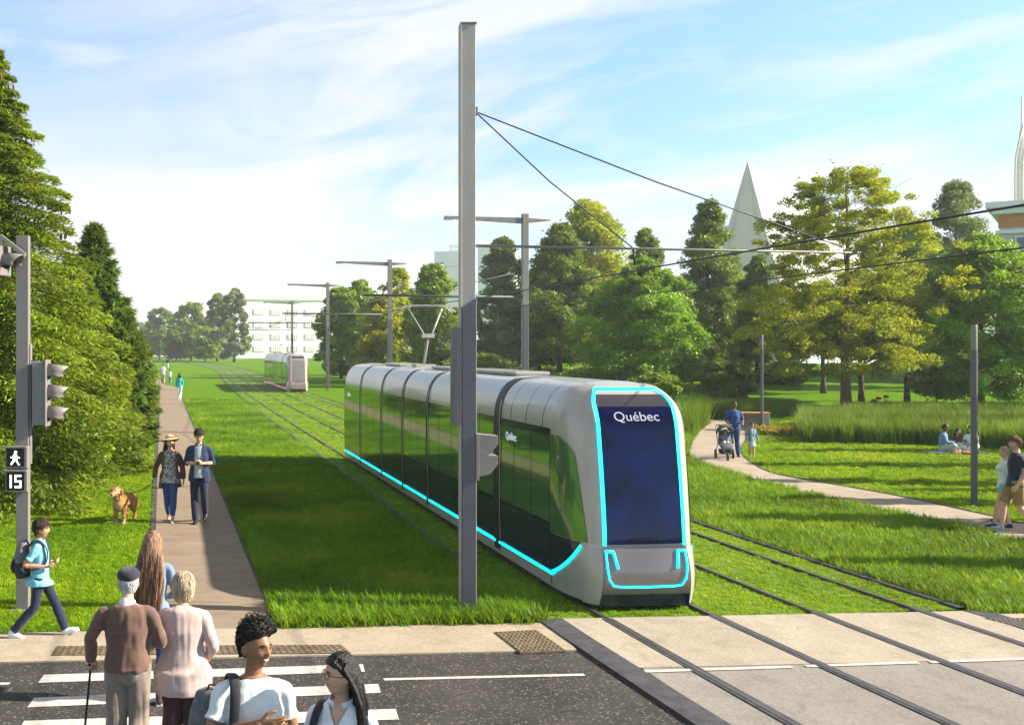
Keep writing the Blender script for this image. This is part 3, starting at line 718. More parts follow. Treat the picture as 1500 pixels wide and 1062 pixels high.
# ------------------------------------------------------------------ traffic signal at left
def signal_pole():
    b = G(34, 893); root = empty('traffic_signal', b, 0, 'grey traffic signal pole with pedestrian walk light showing 15 seconds', 'traffic signal')
    s = 109.4
    m = MB(); m.box((0, 0, 2.5), (.165, .13, 5.0)); m.obj('pole', M['signal'], root, .006)
    m = MB(); m.box((0, 0, .012), (.30, .30, .025)); m.box((.09, .02, 2.75), (.03, .10, 1.6)); m.obj('bracket', M['steel'], root, .004)
    def head(name, o3, facing, hh, n):
        """housing with n visors; facing = rotation about z, lamps look along local -y"""
        h = empty(name, o3, facing); h.parent = root
        a = MB(); a.box((0, .09, hh / 2), (.30, .18, hh)); a.box((0, .0, hh / 2), (.34, .02, hh + .05)); a.obj('housing', M['signal'], h, .01)
        for i in range(n):
            zc = hh * (i + .5) / n; v = MB(); vs = []; N_ = 18; rr = .118
            for d in (0.0, .27):
                for k in range(N_ + 1):
                    an = R(-25) + R(230) * k / N_; ra = rr * (1 - .12 * d / .27); 
                    cut = 1.0 if d == 0 else 1 - .35 * (1 - math.sin(max(0, min(math.pi, an))))
                    vs.append((ra * math.cos(an), -.012 - d * cut, zc + ra * math.sin(an) - d * .10))
            v.add(vs, [(k, k + 1, N_ + 2 + k, N_ + 1 + k) for k in range(N_)], 0, True)
            vo = v.obj('visor', M['signal'], h); so = vo.modifiers.new('thick', 'SOLIDIFY'); so.thickness = .008
            MB().lathe([(.105, 0), (.09, .02), (.05, .035), (.001, .04)], 18, (0, -.012, zc), 0, Matrix.Rotation(R(90), 3, 'X')).obj('lens', M['screen'], h)
        return h
    head('signal_head', (.33, .0, 2.48), R(90), .84, 3)
    m = MB(); m.box((.14, 0, 3.33), (.16, .03, .02)); m.box((.14, 0, 2.50), (.16, .03, .02)); m.obj('mounting_arm', M['signal'], root)
    h = head('signal_head', (-.20, -.16, 4.48), R(68), .34, 1)
    m = MB(); m.prism([(-.34, .10), (-.30, .10), (-.28, .50), (.0, .28), (.02, .33), (-.30, .58), (-.34, .58)], -.05, .05, 0, None, (.06, -.18, 4.42)); m.obj('camera_bracket', M['signal'], root, .004)
    for k, z in enumerate((2.06, 1.75)):
        c = MB(); c.box((-.035, -.16, z), (.29, .17, .285)); bx = c.obj('pedestrian_light' if k == 0 else 'countdown_light', M['signal'], root, .008)
        c = MB(); c.box((-.045, -.248, z), (.235, .012, .235)); c.obj('display', M['screen'], bx, .004)
        c = MB(); c.prism([(-.18, z + .135), (.11, z + .135), (.11, z + .15), (-.18, z + .15)], -.32, -.245); c.obj('hood', M['signal'], bx)
        y = -.257
        if k == 0:
            c = MB(); q = lambda P: c.add([(-.045 + a * .1, y, z + b * .1) for a, b in P], [tuple(range(len(P)))], 0, False)
            q([(math.cos(t * .628) * .20 + .05, .72 + math.sin(t * .628) * .20) for t in range(10)])
            q([(-.18, .48), (.16, .50), (.22, .0), (-.20, -.05)])
            q([(-.18, .48), (-.02, .48), (-.38, .10), (-.62, .12), (-.60, -.02), (-.30, -.05)][:6])
            q([(.10, .48), (.20, .40), (.36, .12), (.62, .04), (.58, -.10), (.28, .0)])
            q([(-.20, .0), (.05, -.02), (-.12, -.50), (-.48, -.95), (-.66, -.85), (-.36, -.42)])
            q([(-.06, .0), (.22, .02), (.30, -.42), (.62, -.95), (.44, -1.0), (.08, -.44)])
            c.obj('walking_figure', M['white_light'], bx)
        else:
            c = MB()
            def seg(x0, z0, x1, z1): c.add([(x0, y, z + z0), (x1, y, z + z0), (x1, y, z + z1), (x0, y, z + z1)], [(0, 1, 2, 3)], 0, False)
            seg(-.115, -.085, -.092, .085)
            x = -.055
            seg(x, .062, x + .09, .085); seg(x, .005, x + .022, .062); seg(x, -.012, x + .09, .010); seg(x + .068, -.062, x + .09, -.012); seg(x, -.085, x + .09, -.062)
            c.obj('digits', M['white_light'], bx)
    return root
signal_pole()
# slim lamp posts in the park
def lamp_post(b, h, r, lab):
    root = empty('lamp_post', b, 0, lab, 'lamp post', 'slim lamp posts in the park')
    MB().lathe([(r, 0), (r, h * .86)], 16).obj('pole', M['steel_dark'], root)
    m = MB(); m.lathe([(r * .94, h * .86), (r * .94, h - .03), (r * .8, h), (.001, h)], 16); m.obj('lamp', M['signal'], root)
    m = MB(); m.lathe([(r * 1.25, 0), (r * 1.25, .03), (r, .035)], 16); m.obj('base', M['steel_dark'], root)
lamp_post(G(1427, 739), 4.02, .070, 'slim dark lamp post with pale top on the lawn before the picnic')
lamp_post(G(1116, 634), 4.05, .055, 'thin lamp post beside the concrete bench and yellow flowers')

# bench and flower beds
bb = G(1106, 632); root = empty('bench', bb + Vector((.1, .35, 0)), R(-12), 'pale concrete block bench with orange wooden top by the curved path', 'bench')
m = MB(); m.box((0.42, 0, .36), (.30, .60, .72)); m.box((-.52, .22, .36), (.25, .55, .72)); m.box((-.05, .30, .36), (.95, .12, .72)); m.obj('block', M['concrete'], root, .015)
m = MB()
for i in range(5): m.box((-.02, -.22 + i * .14, .76), (1.30, .125, .05))
m.obj('seat', M['wood'], root, .01)
M['yflower'] = leaf_mat('yellow_flower', (.45, .22, .02), (.75, .48, .03), .2, .02)
M['rflower'] = mat('red_flower', (.55, .02, .015), .6, 0, .2, 20)
M['leafg'] = leaf_mat('flower_leaf', (.03, .10, .01), (.10, .22, .02))
def leafcloud(name, C, S, m, parent=None, flat=.5, seed=0, shade=None, elong=1.0, droop=0.0, loc=None, outward=None):
    """many small leaf faces as ONE mesh. C centres (n,3), S sizes (n,)"""
    r = np.random.default_rng(seed); n = len(C)
    nr = r.normal(size=(n, 3)); nr[:, 2] = np.abs(nr[:, 2]) + flat
    nr /= np.linalg.norm(nr, axis=1)[:, None]
    a = r.normal(size=(n, 3))
    if outward is not None: a = outward + .45 * a * 1.0
    a[:, 2] -= droop
    u = a - nr * np.sum(a * nr, 1)[:, None]; u /= np.linalg.norm(u, axis=1)[:, None] + 1e-9; v = np.cross(nr, u)
    S = S[:, None]; L_ = S * elong
    V = np.empty((n, 4, 3), np.float32)
    V[:, 0] = C - u * L_; V[:, 1] = C + v * S * .55 - u * L_ * .1; V[:, 2] = C + u * L_; V[:, 3] = C - v * S * .55 - u * L_ * .1
    me = bpy.data.meshes.new(name); me.vertices.add(n * 4); me.vertices.foreach_set('co', V.ravel())
    me.loops.add(n * 4); me.loops.foreach_set('vertex_index', np.arange(n * 4, dtype=np.int32))
    me.polygons.add(n); me.polygons.foreach_set('loop_start', np.arange(0, n * 4, 4, dtype=np.int32)); me.polygons.foreach_set('loop_total', np.full(n, 4, np.int32))
    me.update(calc_edges=True)
    at = me.attributes.new('shade', 'FLOAT', 'FACE'); sh = shade if shade is not None else r.random(n)
    at.data.foreach_set('value', np.clip(sh, 0, 1).astype(np.float32)); me.materials.append(m)
    o = bpy.data.objects.new(name, me); COL.objects.link(o); o.parent = parent
    if loc is not None: o.location = loc
    return o
for (px, py, w, lab) in ((1118, 637, .55, 'low bed of yellow orange flowers right beside the bench'), (1152, 637, .55, 'low bed of yellow orange flowers at the left end of the tall grass')):
    b = G(px, py); n = 1500; r = np.random.default_rng(px)
    C = np.c_[r.normal(0, w * .42, n), r.normal(0, .22, n), np.abs(r.normal(.0, .12, n)) + .02]
    root = empty('flower_bed', b, 0, lab, 'flowers', 'yellow flower beds by the bench')
    leafcloud('foliage', C, np.full(n, .05), M['leafg'], root, seed=2); C2 = C[:900] + [0, 0, .07]; leafcloud('blossom', C2, np.full(900, .045), M['yflower'], root, seed=3, flat=1)
rf = [(1009, 590, 'beside the tram roof'), (1040, 585, 'left of the bench'), (1083, 578, 'above the pushchair'), (1176, 609, 'left of the tallest trunk'), (1198, 606, 'just left of the tallest trunk'), (1279, 590, 'between two trunks'), (1286, 586, 'between two trunks'), (1297, 583, 'near the rightmost thin trunk'), (1343, 598, 'in front of the round dark tree'), (1356, 594, 'at the round dark tree'), (1367, 602, 'right under the round dark tree'), (1272, 612, 'at the reed edge'), (1283, 611, 'at the reed edge')]
def flower(b, lab):
    root = empty('red_flower', b, 0, lab, 'flower', 'red flowers in the meadow')
    m = MB()
    for k in range(9):
        a = k * 2.4; x, y = .10 * math.cos(a) * (k % 3) * .7, .10 * math.sin(a) * (k % 3) * .7
        m.lathe([(.001, .0), (.05, .02), (.075, .06), (.06, .075), (.001, .03)], 7, (x, y, .55 + .03 * (k % 4)))
    m.obj('blossom', M['rflower'], root); m = MB()
    for k in range(9):
        a = k * 2.4; x, y = .10 * math.cos(a) * (k % 3) * .7, .10 * math.sin(a) * (k % 3) * .7
        m.tube([(x * .3, y * .3, 0), (x, y, .56)], .008, 4)
    m.obj('stem', M['leafg'], root)
    return root
for px, py, w in rf:
    b = G(px, py + 14); flower(b, 'clump of red flowers in the meadow ' + w)
# ------------------------------------------------------------------ trees
def lm(n, d, l, t=.3, g=.06): M[n] = leaf_mat(n, d, l, t, g)
lm('spruce', (.015, .06, .005), (.30, .40, .03), .32, .02)
lm('pine_dark', (.015, .055, .008), (.13, .23, .025), .25, .02)
lm('larch', (.07, .13, .003), (.48, .50, .008), .42, .02)
lm('maple', (.012, .085, .003), (.27, .54, .012), .42, .05)
lm('dark', (.016, .06, .006), (.19, .33, .03), .36, .04)
lm('lime', (.12, .20, .006), (.50, .52, .012), .42, .02)
lm('mid', (.02, .10, .004), (.28, .46, .015), .4, .04)
lm('grey', (.05, .10, .03), (.25, .34, .13), .3, .03)
def limbs(mb, H, R_, th, seed, nl=16, r0=.2, up=.6, prof=None, droop=False):
    rnd = random.Random(seed); pts = []; lean = rnd.uniform(-.02, .02)
    for i in range(9):
        t = i / 8; pts.append((math.sin(t * 5 + seed) * .02 * H * t + lean * H * t, math.cos(t * 4 + seed) * .015 * H * t, H * .96 * t))
    rad = [max(.012, r0 * (1.25 if i == 0 else 1.0) * (1 - (i / 8) ** 1.1 * .95)) for i in range(9)]
    mb.tube(pts, rad, 9)
    for k in range(nl):
        h = th + (H * .93 - th) * (k + .5) / nl; t = h / H * 8 / .96; i = min(7, int(t)); p = Vector(pts[i]).lerp(Vector(pts[i + 1]), t - i)
        a = k * 2.4 + rnd.uniform(-.4, .4); u = (h - th) / (H - th); L_ = R_ * (prof(u) if prof else 1) * rnd.uniform(.6, .9)
        e = p + Vector((math.cos(a) * L_, math.sin(a) * L_, L_ * up)); md = (p + e) / 2 + Vector((0, 0, -.08 * L_))
        rr = max(.01, r0 * .32 * (1 - u)); mb.tube([p, md, e], [rr, rr * .7, rr * .25], 5)
        for q in (.45, .7):
            s_ = p.lerp(e, q); a2 = a + rnd.uniform(-1.1, 1.1); mb.tube([s_, s_ + Vector((math.cos(a2), math.sin(a2), up)) * L_ * .35], [rr * .5, rr * .15], 4)
def prof_oval(u): return math.sqrt(max(0, 1 - (2 * u - .85) ** 2 / 1.35)) if u < 1 else .1
def prof_cone(u): return max(.03, (1 - u) ** .85) * min(1, .45 + u * 6)
def prof_egg(u): return min(1, (.62 + 1.6 * u)) * max(0.05, 1 - u ** 3.0) ** .75
def prof_col(u): return min(1, .75 + 1.6 * u) * max(.10, 1 - u ** 2.0) ** .7
def broadleaf(name, b, H, R_, th, kind, prof, n, lab, cat='tree', group='trees in the park', seed=0, ls=.09, clumps=70, loose=.30, top=1.0, r0=None, cl=.30, elong=1.3, flat=.5, core=.45, squash=.85):
    """trunk with limbs and a crown of leaf clumps with an uneven outline"""
    r = np.random.default_rng(seed + 11); root = empty(name, b, 0, lab, cat, group)
    R_ *= 1.12; n = int(n * 1.6); clumps = int(clumps * 2.4); ls *= 1.0; cl *= .84; n = int(n * 1.6)
    t = MB(); limbs(t, H, R_, th, seed, 16, r0 or H * .018, .55, prof); t.obj('trunk', M['bark'], root)
    u = r.random(clumps) ** .9; an = r.random(clumps) * 6.283; rho = np.maximum(core * r.random(clumps), r.random(clumps) ** .42)
    pr = np.array([prof(a) for a in u]); wob = 1 + loose * np.sin(3 * an + 9 * u + seed) * .6 + loose * (r.random(clumps) - .5)
    C = np.c_[np.cos(an) * rho * pr * R_ * wob, np.sin(an) * rho * pr * R_ * wob, th + u * (H - th) * .97]
    sh0 = .5 + .5 * (r.random(clumps) - .5) * 1.9
    per = r.dirichlet(np.full(clumps, 3)) * n
    idx = np.repeat(np.arange(clumps), np.maximum(1, per.astype(int)))
    sg = cl * R_ * (0.55 + .7 * r.random(clumps)) * (.5 + .5 * pr)
    P = r.normal(size=(len(idx), 3)); P /= np.linalg.norm(P, axis=1)[:, None]; P *= (r.random(len(idx)) ** .40)[:, None]
    out = C[idx] + P * sg[idx][:, None] * [1.25, 1.25, squash]
    out[:, 2] = np.minimum(out[:, 2], H * 1.02)
    stray = r.random(len(idx)) < .05; out[stray] += r.normal(0, .045 * R_, (stray.sum(), 3))
    shade = sh0[idx] * .6 + .4 * r.random(len(idx)) 
    S = ls * (.6 + .8 * r.random(len(idx)))
    leafcloud('crown', out, S, M[kind], root, flat, seed, shade, elong)
    return root
def conifer(name, b, H, R_, th, kind, n, lab, group='conifers at the left', seed=0, ls=.07, nb=130, prof=prof_cone, droop=.25, spray=.30, elong=2.2, r0=None, power=1.0, cones=0, up=.1, thick=.35):
    """trunk with whorled branches, needle sprays along each branch"""
    r = np.random.default_rng(seed + 5); root = empty(name, b, 0, lab, 'tree', group)
    t = MB(); H_ = H; r0 = r0 or H * .016
    t.tube([(0, 0, 0), (.02 * H * math.sin(seed), 0, H * .5), (0, 0, H * .98)], [r0, r0 * .6, .015], 9)
    Cs, Sh, Out = [], [], []; tips = []
    for k in range(nb):
        u = ((k + r.random()) / nb) ** power; h = th + (H - th) * u; a = k * 2.39996 + r.normal(0, .25); L_ = R_ * prof(u) * r.uniform(.72, 1.12) + .12
        m_ = max(6, int(n / nb * (L_ / R_ * 1.7 + .12))); s = r.random(m_) ** .62
        dz = L_ * (up * s - droop * s * s) ; w = (spray * L_ * (1 - s * .55) + .06)
        side = r.normal(0, 1, m_) * w * .55; dx, dy = math.cos(a), math.sin(a)
        x = dx * L_ * s - dy * side; y = dy * L_ * s + dx * side; z = h + dz - np.abs(r.normal(0, 1, m_)) * w * thick - np.abs(side) * .25
        Cs.append(np.c_[x, y, z]); bs = r.random(); Sh.append(bs * .55 + .35 * r.random(m_) + .25 * (r.random(m_) < .12)); Out.append(np.c_[np.full(m_, dx), np.full(m_, dy), np.full(m_, -.1)] + np.c_[-dy * np.sign(side), dx * np.sign(side), 0 * side] * .6)
        t.tube([(0, 0, h), (dx * L_ * .5, dy * L_ * .5, h + L_ * (up * .5 - droop * .25)), (dx * L_ * .95, dy * L_ * .95, h + L_ * (up - droop) * .93)], [max(.012, r0 * .22 * (1 - u)), .012, .005], 4)
        tips.append(Vector((dx * L_ * .9, dy * L_ * .9, h + L_ * (up - droop) * .85)))
    t.obj('trunk', M['bark'], root)
    C = np.vstack(Cs); Sh = np.concatenate(Sh); O = np.vstack(Out); S = ls * (.6 + .8 * r.random(len(C)))
    leafcloud('crown', C, S, M[kind], root, .8, seed, Sh, elong, .25, outward=O)
    if cones:
        c = MB(); rr = random.Random(seed)
        for tp in tips:
            if tp.z > H * .25 and rr.random() < cones:
                for _ in range(3):
                    q = tp + Vector((rr.gauss(0, .12), rr.gauss(0, .12), rr.uniform(-.15, .02))); c.lathe([(.001, -.14), (.022, -.11), (.028, -.05), (.015, 0), (.001, 0.01)], 6, q)
        o = c.obj('cone', mat('cone_brown', (.19, .10, .055), .8, 0, .2, 30), root); o['kind'] = 'stuff'
    return root
def at_depth(px, Y): X = (px - PX) * Y / F; return Vector((X, Y, terrain(X, Y)))
def height(py, Y): return EYE - (py - PY) * Y / F
def T(fn, name, px, Y, top, hw, th, *a, **k):
    b = at_depth(px, Y); H = height(top, Y) - b.z; return fn(name, b, H, hw * Y / F, th, *a, **k)
# left mass
T(conifer, 'spruce_tree', -6, 24, 70, 290, .35, 'spruce', 230000, 'tallest spruce with yellow green sprays and hanging cones behind the traffic signal', seed=1, elong=1.9, ls=.034, nb=235, thick=.3, cones=.35, prof=lambda u: (1 - u) ** .92 * min(1, .60 + u * 1.25), spray=.27)
T(conifer, 'spruce_tree', 105, 30, 372, 118, .3, 'spruce', 100000, 'lower spruce with yellow green sprays beside the dog', seed=2, elong=1.9, ls=.040, nb=150, spray=.28, thick=.3, cones=.15, prof=lambda u: (1 - u) ** .7 * min(1, .8 + u * 3))
T(conifer, 'pine_tree', 138, 41, 330, 92, .3, 'pine_dark', 42000, 'darker pine with feathery branches behind the spruces', seed=3, ls=.085, nb=130, droop=-.15, up=.25, elong=3)
T(conifer, 'spruce_tree', 186, 60, 452, 46, .2, 'pine_dark', 20000, 'small pointed conifer beyond the dark pine', seed=4, ls=.10, nb=90, elong=2.4)
T(conifer, 'spruce_tree', 205, 54, 498, 26, .1, 'spruce', 12000, 'low bushy conifer closest to the footpath edge', seed=6, ls=.08, nb=60, prof=lambda u: math.sqrt(max(0, 1 - u * u)))
T(conifer, 'pine_tree', 172, 36, 455, 52, .1, 'pine_dark', 16000, 'dark low pine between the spruces and the footpath', seed=7, ls=.07, nb=80, droop=-.1, up=.2, elong=2.6, prof=lambda u: math.sqrt(max(0, 1 - u * u)))
# far left
for i, (px, Y, top, hw, kd, lab) in enumerate(((234, 330, 452, 25, 'dark', 'dark round tree at the far left end of the tracks'), (280, 300, 444, 29, 'mid', 'lighter round tree between two darker ones at the far end'), (318, 290, 430, 18, 'dark', 'slim dark tree beside the pale far building'), (343, 270, 421, 19, 'grey', 'tall hazy grey green tree in front of the far building'), (222, 350, 470, 14, 'dark', 'lowest dark tree beside the spruces on the horizon'), (258, 280, 478, 14, 'dark', 'low dark bush at the foot of the far trees'), (300, 280, 480, 22, 'mid', 'low green bush at the foot of the far trees'))):
    T(broadleaf, 'broadleaf_tree', px, Y, top, hw, 1.2, kd, prof_oval, 5000, lab, group='far trees at the horizon', seed=40 + i, ls=.42, clumps=46, cl=.26)
# park trees, right
P_ = prof_egg
T(broadleaf, 'broadleaf_tree', 500, 128, 420, 33, .6, 'mid', prof_oval, 9000, 'round hazy green tree leftmost of the park row', seed=60, ls=.20, clumps=60)
T(broadleaf, 'broadleaf_tree', 528, 140, 408, 34, .6, 'mid', P_, 9000, 'second green tree of the park row, behind the roundest', seed=61, ls=.20, clumps=60)
T(broadleaf, 'broadleaf_tree', 560, 118, 432, 32, .5, 'larch', prof_oval, 9000, 'low yellowish tree behind the third track pole', seed=62, ls=.18, clumps=60)
T(broadleaf, 'broadleaf_tree', 585, 125, 388, 30, 1, 'lime', P_, 4500, 'thin lime green tree with a loose top behind the pole', seed=63, ls=.18, clumps=60, loose=.5)
T(broadleaf, 'broadleaf_tree', 634, 112, 386, 44, .5, 'mid', prof_col, 17000, 'broad green tree behind the pantograph', seed=64, ls=.16, clumps=90)
T(broadleaf, 'broadleaf_tree', 735, 98, 346, 42, .5, 'grey', prof_col, 16000, 'slim grey green tree right of the thick pole', seed=65, ls=.13, clumps=90, loose=.45)
T(broadleaf, 'broadleaf_tree', 790, 104, 392, 46, .5, 'mid', P_, 13000, 'green tree between two poles', seed=66, ls=.15, clumps=80)
T(broadleaf, 'broadleaf_tree', 820, 96, 325, 52, .5, 'dark', prof_col, 22000, 'dark dense tree with a lime tree behind it', seed=67, ls=.12, clumps=110)
T(broadleaf, 'broadleaf_tree', 862, 106, 292, 66, 1, 'lime', P_, 15000, 'tall lime yellow tree with a loose open top', seed=68, ls=.16, clumps=100, loose=.5)
T(broadleaf, 'broadleaf_tree', 945, 98, 332, 36, .5, 'dark', prof_col, 12000, 'narrow dark tree behind the bright green round one', seed=69, ls=.13, clumps=70, loose=.4)
T(broadleaf, 'maple_tree', 940, 74, 378, 76, .4, 'maple', P_, 42000, 'bright green full maple right above the tram nose', seed=70, ls=.088, clumps=210, cl=.19, core=.8)
T(broadleaf, 'broadleaf_tree', 1040, 84, 288, 42, 1, 'dark', prof_col, 24000, 'tallest dark slender tree left of the white pyramid', seed=71, ls=.10, clumps=120, loose=.45)
T(broadleaf, 'maple_tree', 1065, 90, 388, 42, .5, 'maple', P_, 15000, 'bright green tree behind the slender dark tree', seed=72, ls=.12, clumps=90)
T(broadleaf, 'broadleaf_tree', 1110, 78, 372, 34, .6, 'dark', prof_col, 15000, 'slim dark tree in front of the pyramid', seed=73, ls=.09, clumps=90, loose=.4)
T(broadleaf, 'maple_tree', 1335, 84, 318, 56, 1.5, 'maple', P_, 16000, 'bright green tree behind the airy yellow green tree', seed=74, ls=.13, clumps=90)
T(broadleaf, 'broadleaf_tree', 1400, 76, 262, 56, 2, 'grey', prof_col, 14000, 'tall sparse grey green tree with bare twigs at the top', seed=75, ls=.085, clumps=90, loose=.6)
T(broadleaf, 'maple_tree', 1437, 57, 340, 92, 1.0, 'maple', P_, 48000, 'large round dark green maple behind the picnic', seed=76, ls=.075, clumps=240, cl=.18, core=.8, r0=.17)
T(broadleaf, 'maple_tree', 1600, 62, 400, 80, 1.0, 'maple', P_, 22000, 'green maple at the right edge in front of the cream building', seed=77, ls=.09, clumps=120)
T(broadleaf, 'broadleaf_tree', 1240, 56, 243, 110, 2.0, 'larch', lambda u: max(.12, 1 - (max(0, u - .25) / .80) ** 2.2) ** .62 * min(1, .66 + 1.8 * u), 40000, 'spreading airy yellow green tree with a clear orange brown trunk', seed=80, ls=.062, clumps=260, cl=.13, squash=.62, loose=.40, r0=.26, core=.9)
for i, (px, Y, top, hw, lab) in enumerate(((1206, 72, 420, 55, 'dark tree whose thin trunk stands left of the thickest trunk'), (1262, 66, 400, 50, 'dark tree whose thin trunk stands right of the thickest trunk'), (1329, 62, 400, 46, 'dark tree whose trunk stands between the thickest trunk and the round maple'))):
    T(broadleaf, 'broadleaf_tree', px, Y, top, hw, 2.6, 'dark', prof_oval, 11000, lab, seed=90 + i, ls=.10, clumps=70, r0=.17)
for i, (px, Y, top, hw, lab) in enumerate(((1062, 66, 522, 34, 'small branching shrub left of the bench'), (960, 66, 548, 30, 'low shrub behind the tram roof'), (1145, 80, 530, 30, 'low dark shrub under the slim dark tree'), (875, 80, 540, 46, 'wide low shrub behind the tram roof'), (700, 88, 520, 44, 'low shrub behind the tram near the thick pole'), (1030, 84, 545, 30, 'low green shrub at the meadow edge'))):
    T(broadleaf, 'shrub', px, Y, top, hw, .2, 'mid' if i % 2 else 'dark', prof_oval, 6000, lab, cat='shrub', group='shrubs under the park trees', seed=100 + i, ls=.09, clumps=40, r0=.04)
# trees of the same park just outside the frame on the right: they shade the lawns
for i, (X, Y, H, Rr) in enumerate(((19.5, 16.6, 6.2, .75), (21.5, 21.0, 7.2, .9), (22.5, 24.0, 6.5, .7), (25, 27.5, 7.5, .8), (28, 31.5, 8, .9), (31.5, 36, 8.5, .9), (35, 41.5, 9, 1.1), (40, 47, 10, 1.2), (22, 18.6, 5.2, .5), (30, 25.5, 8.5, .7))):
    broadleaf('columnar_tree', Vector((X, Y, terrain(X, Y))), H, Rr, .8, 'maple', prof_col, 5000, 'slender columnar tree outside the right edge, row %s' % ('front', 'middle', 'back')[i % 3], group='columnar trees right of the lawn', seed=120 + i, ls=.09, clumps=40)

# ------------------------------------------------------------------ buildings
M['white_wall'] = mat('white_wall', (.86, .85, .82), .7, 0, .03, .05)
M['cream'] = mat('cream_stone', (.62, .58, .50), .8, 0, .06, .6)
M['brick'] = mat('orange_brick', (.52, .22, .06), .8, 0, .15, 3)
M['win'] = mat('window_glass', (.03, .05, .09), .1, 0, .3, .4, coat=1)
M['winpale'] = mat('pale_window', (.60, .60, .57), .3, 0, .1, .2)  # distance haze on the far office windows put into the colour
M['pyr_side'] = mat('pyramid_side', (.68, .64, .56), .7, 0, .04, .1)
M['frame'] = mat('white_frame', (.8, .8, .78), .5, 0, .03, 1)
def office():
    Y = 380; A = atY(338, 512, Y); B = atY(520, 512, Y); w = B.x - A.x; root = empty('office_building', ((A.x + B.x) / 2, Y, 0), R(16), 'long pale office building with rows of windows on the horizon', 'building')
    H = height(440, Y); m = MB(); m.box((0, 8, H / 2), (w, 16, H)); m.obj('wall', M['white_wall'], root)
    m = MB(); m.box((0, 8, H + .4), (w + .8, 17, .8)); m.obj('roof', M['cream'], root)
    f0 = None
    for r_ in range(4):
        for c in range(7):
            x = -w / 2 + w * (c + .5) / 7; z = H * (.16 + .21 * r_)
            if f0 is None:
                f = MB(); f.box((0, -.05, 0), (w / 7 * .62, .3, H * .095)); f0 = f.obj('window', M['winpale'], root)
                p = MB()
                for q in range(-2, 3): p.box((q * w / 7 * .12, -.24, 0), (.25, .1, H * .095))
                p.obj('mullion', M['white_wall'], f0); f0.location = (x, 0, z)
            else: o = copy_tree(f0, root); o.location = (x, 0, z)
office()
def tower(px0, px1, top, Y, lab):
    A = atY(px0, 500, Y); B = atY(px1, 500, Y); H = height(top, Y); root = empty('tower_block', ((A.x + B.x) / 2, Y, 0), R(-18), lab, 'building', 'pale tower blocks beyond the trees')
    w = B.x - A.x; m = MB(); m.box((0, w / 2, H / 2), (w, w, H)); m.box((w * .18, w / 2, H + 1), (w * .4, w * .5, 2)); m.obj('wall', M['white_wall'], root)
    m = MB()
    for k in range(6): m.box((0, -.04, H * (k + 1) / 7), (w * .94, .1, .35))
    m.obj('band', M['pyr_side'], root)
tower(636, 678, 368, 330, 'pale tower block behind the green tree and pantograph')
tower(700, 752, 362, 300, 'pale tower block behind the slim tree right of the thick pole')
def pyramid():
    Y = 150; s = F / Y; ax = (1095 - PX) / s; H = EYE + (PY - 236) / s
    root = empty('pyramid', (ax, Y, 0), 0, 'huge white pyramid with a narrow shaded side facet above the park trees', 'building')
    a = (0, 0, H); L_ = (-7.2, 4, 0); Fr = (3.4, -9, 0); Rt = (40, 0, 0); Bk = (10, 24, 0)
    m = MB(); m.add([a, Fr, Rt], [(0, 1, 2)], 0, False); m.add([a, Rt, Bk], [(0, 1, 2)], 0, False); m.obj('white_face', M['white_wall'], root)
    m = MB(); m.add([a, L_, Fr], [(0, 1, 2)], 0, False); m.add([a, Bk, L_], [(0, 1, 2)], 0, False); m.obj('side_facet', M['pyr_side'], root)  # the facet away from the sun: its shade is put into a darker colour
    A, B, C = Vector(a), Vector(L_), Vector(Fr); n = (C - A).cross(B - A).normalized(); n = n if n.y < 0 else -n
    m = MB(); q = lambda u, v: A + (B - A) * u * (1 - v) + (C - A) * u * v + n * .12
    for v0, v1 in ((.14, .19), (.80, .84)): m.add([q(.06, v0), q(.06, v1), q(1, v1), q(1, v0)], [(0, 1, 2, 3)], 0, False)
    m.obj('trim', M['cream'], root)
pyramid()
def corner_building():
    Y = 88; X = (1464 - PX) * Y / F; H = height(306, Y); root = empty('stone_building', (X, Y, 0), R(-37), 'cream stone building with orange brick bands at the right edge', 'building')
    m = MB(); m.box((10, 8, H / 2), (20, 16, H)); m.obj('wall', M['cream'], root)
    m = MB(); m.box((9.8, 7.8, H + .25), (21.4, 17.4, .5)); m.box((9.9, 7.9, H - .25), (20.8, 16.8, .45)); m.box((9.95, 7.95, H - 1.9), (20.4, 16.4, .3)); m.box((9.95, 7.95, H - 6.2), (20.5, 16.5, .4)); m.obj('cornice', M['frame'], root, .03)
    m = MB(); m.box((10, 8, H - 1.05), (20.16, 16.16, 1.0)); m.box((10, 8, H - 8.4), (20.16, 16.16, 3.9)); m.obj('brick_band', M['brick'], root)
    f0 = None
    for z in (H - 3.9, H - 9.6):
        for c in range(5):
            if f0 is None:
                f = MB(); f.box((0, 0, 0), (2.6, .3, 3.1)); f0 = f.obj('window', M['win'], root)
                g_ = MB()
                for q in (-1.3, -.45, .45, 1.3): g_.box((q, -.17, 0), (.10, .06, 3.2))
                for q in (-1.55, -.5, .55, 1.55): g_.box((0, -.20, q), (2.7, .06, .10))
                g_.obj('frame', M['frame'], f0)
                o = f0
            else: o = copy_tree(f0, root)
            o.location = (2.4 + c * 4.0, -.10, z)
            if z < H - 5: o.location.y = -.16
corner_building()
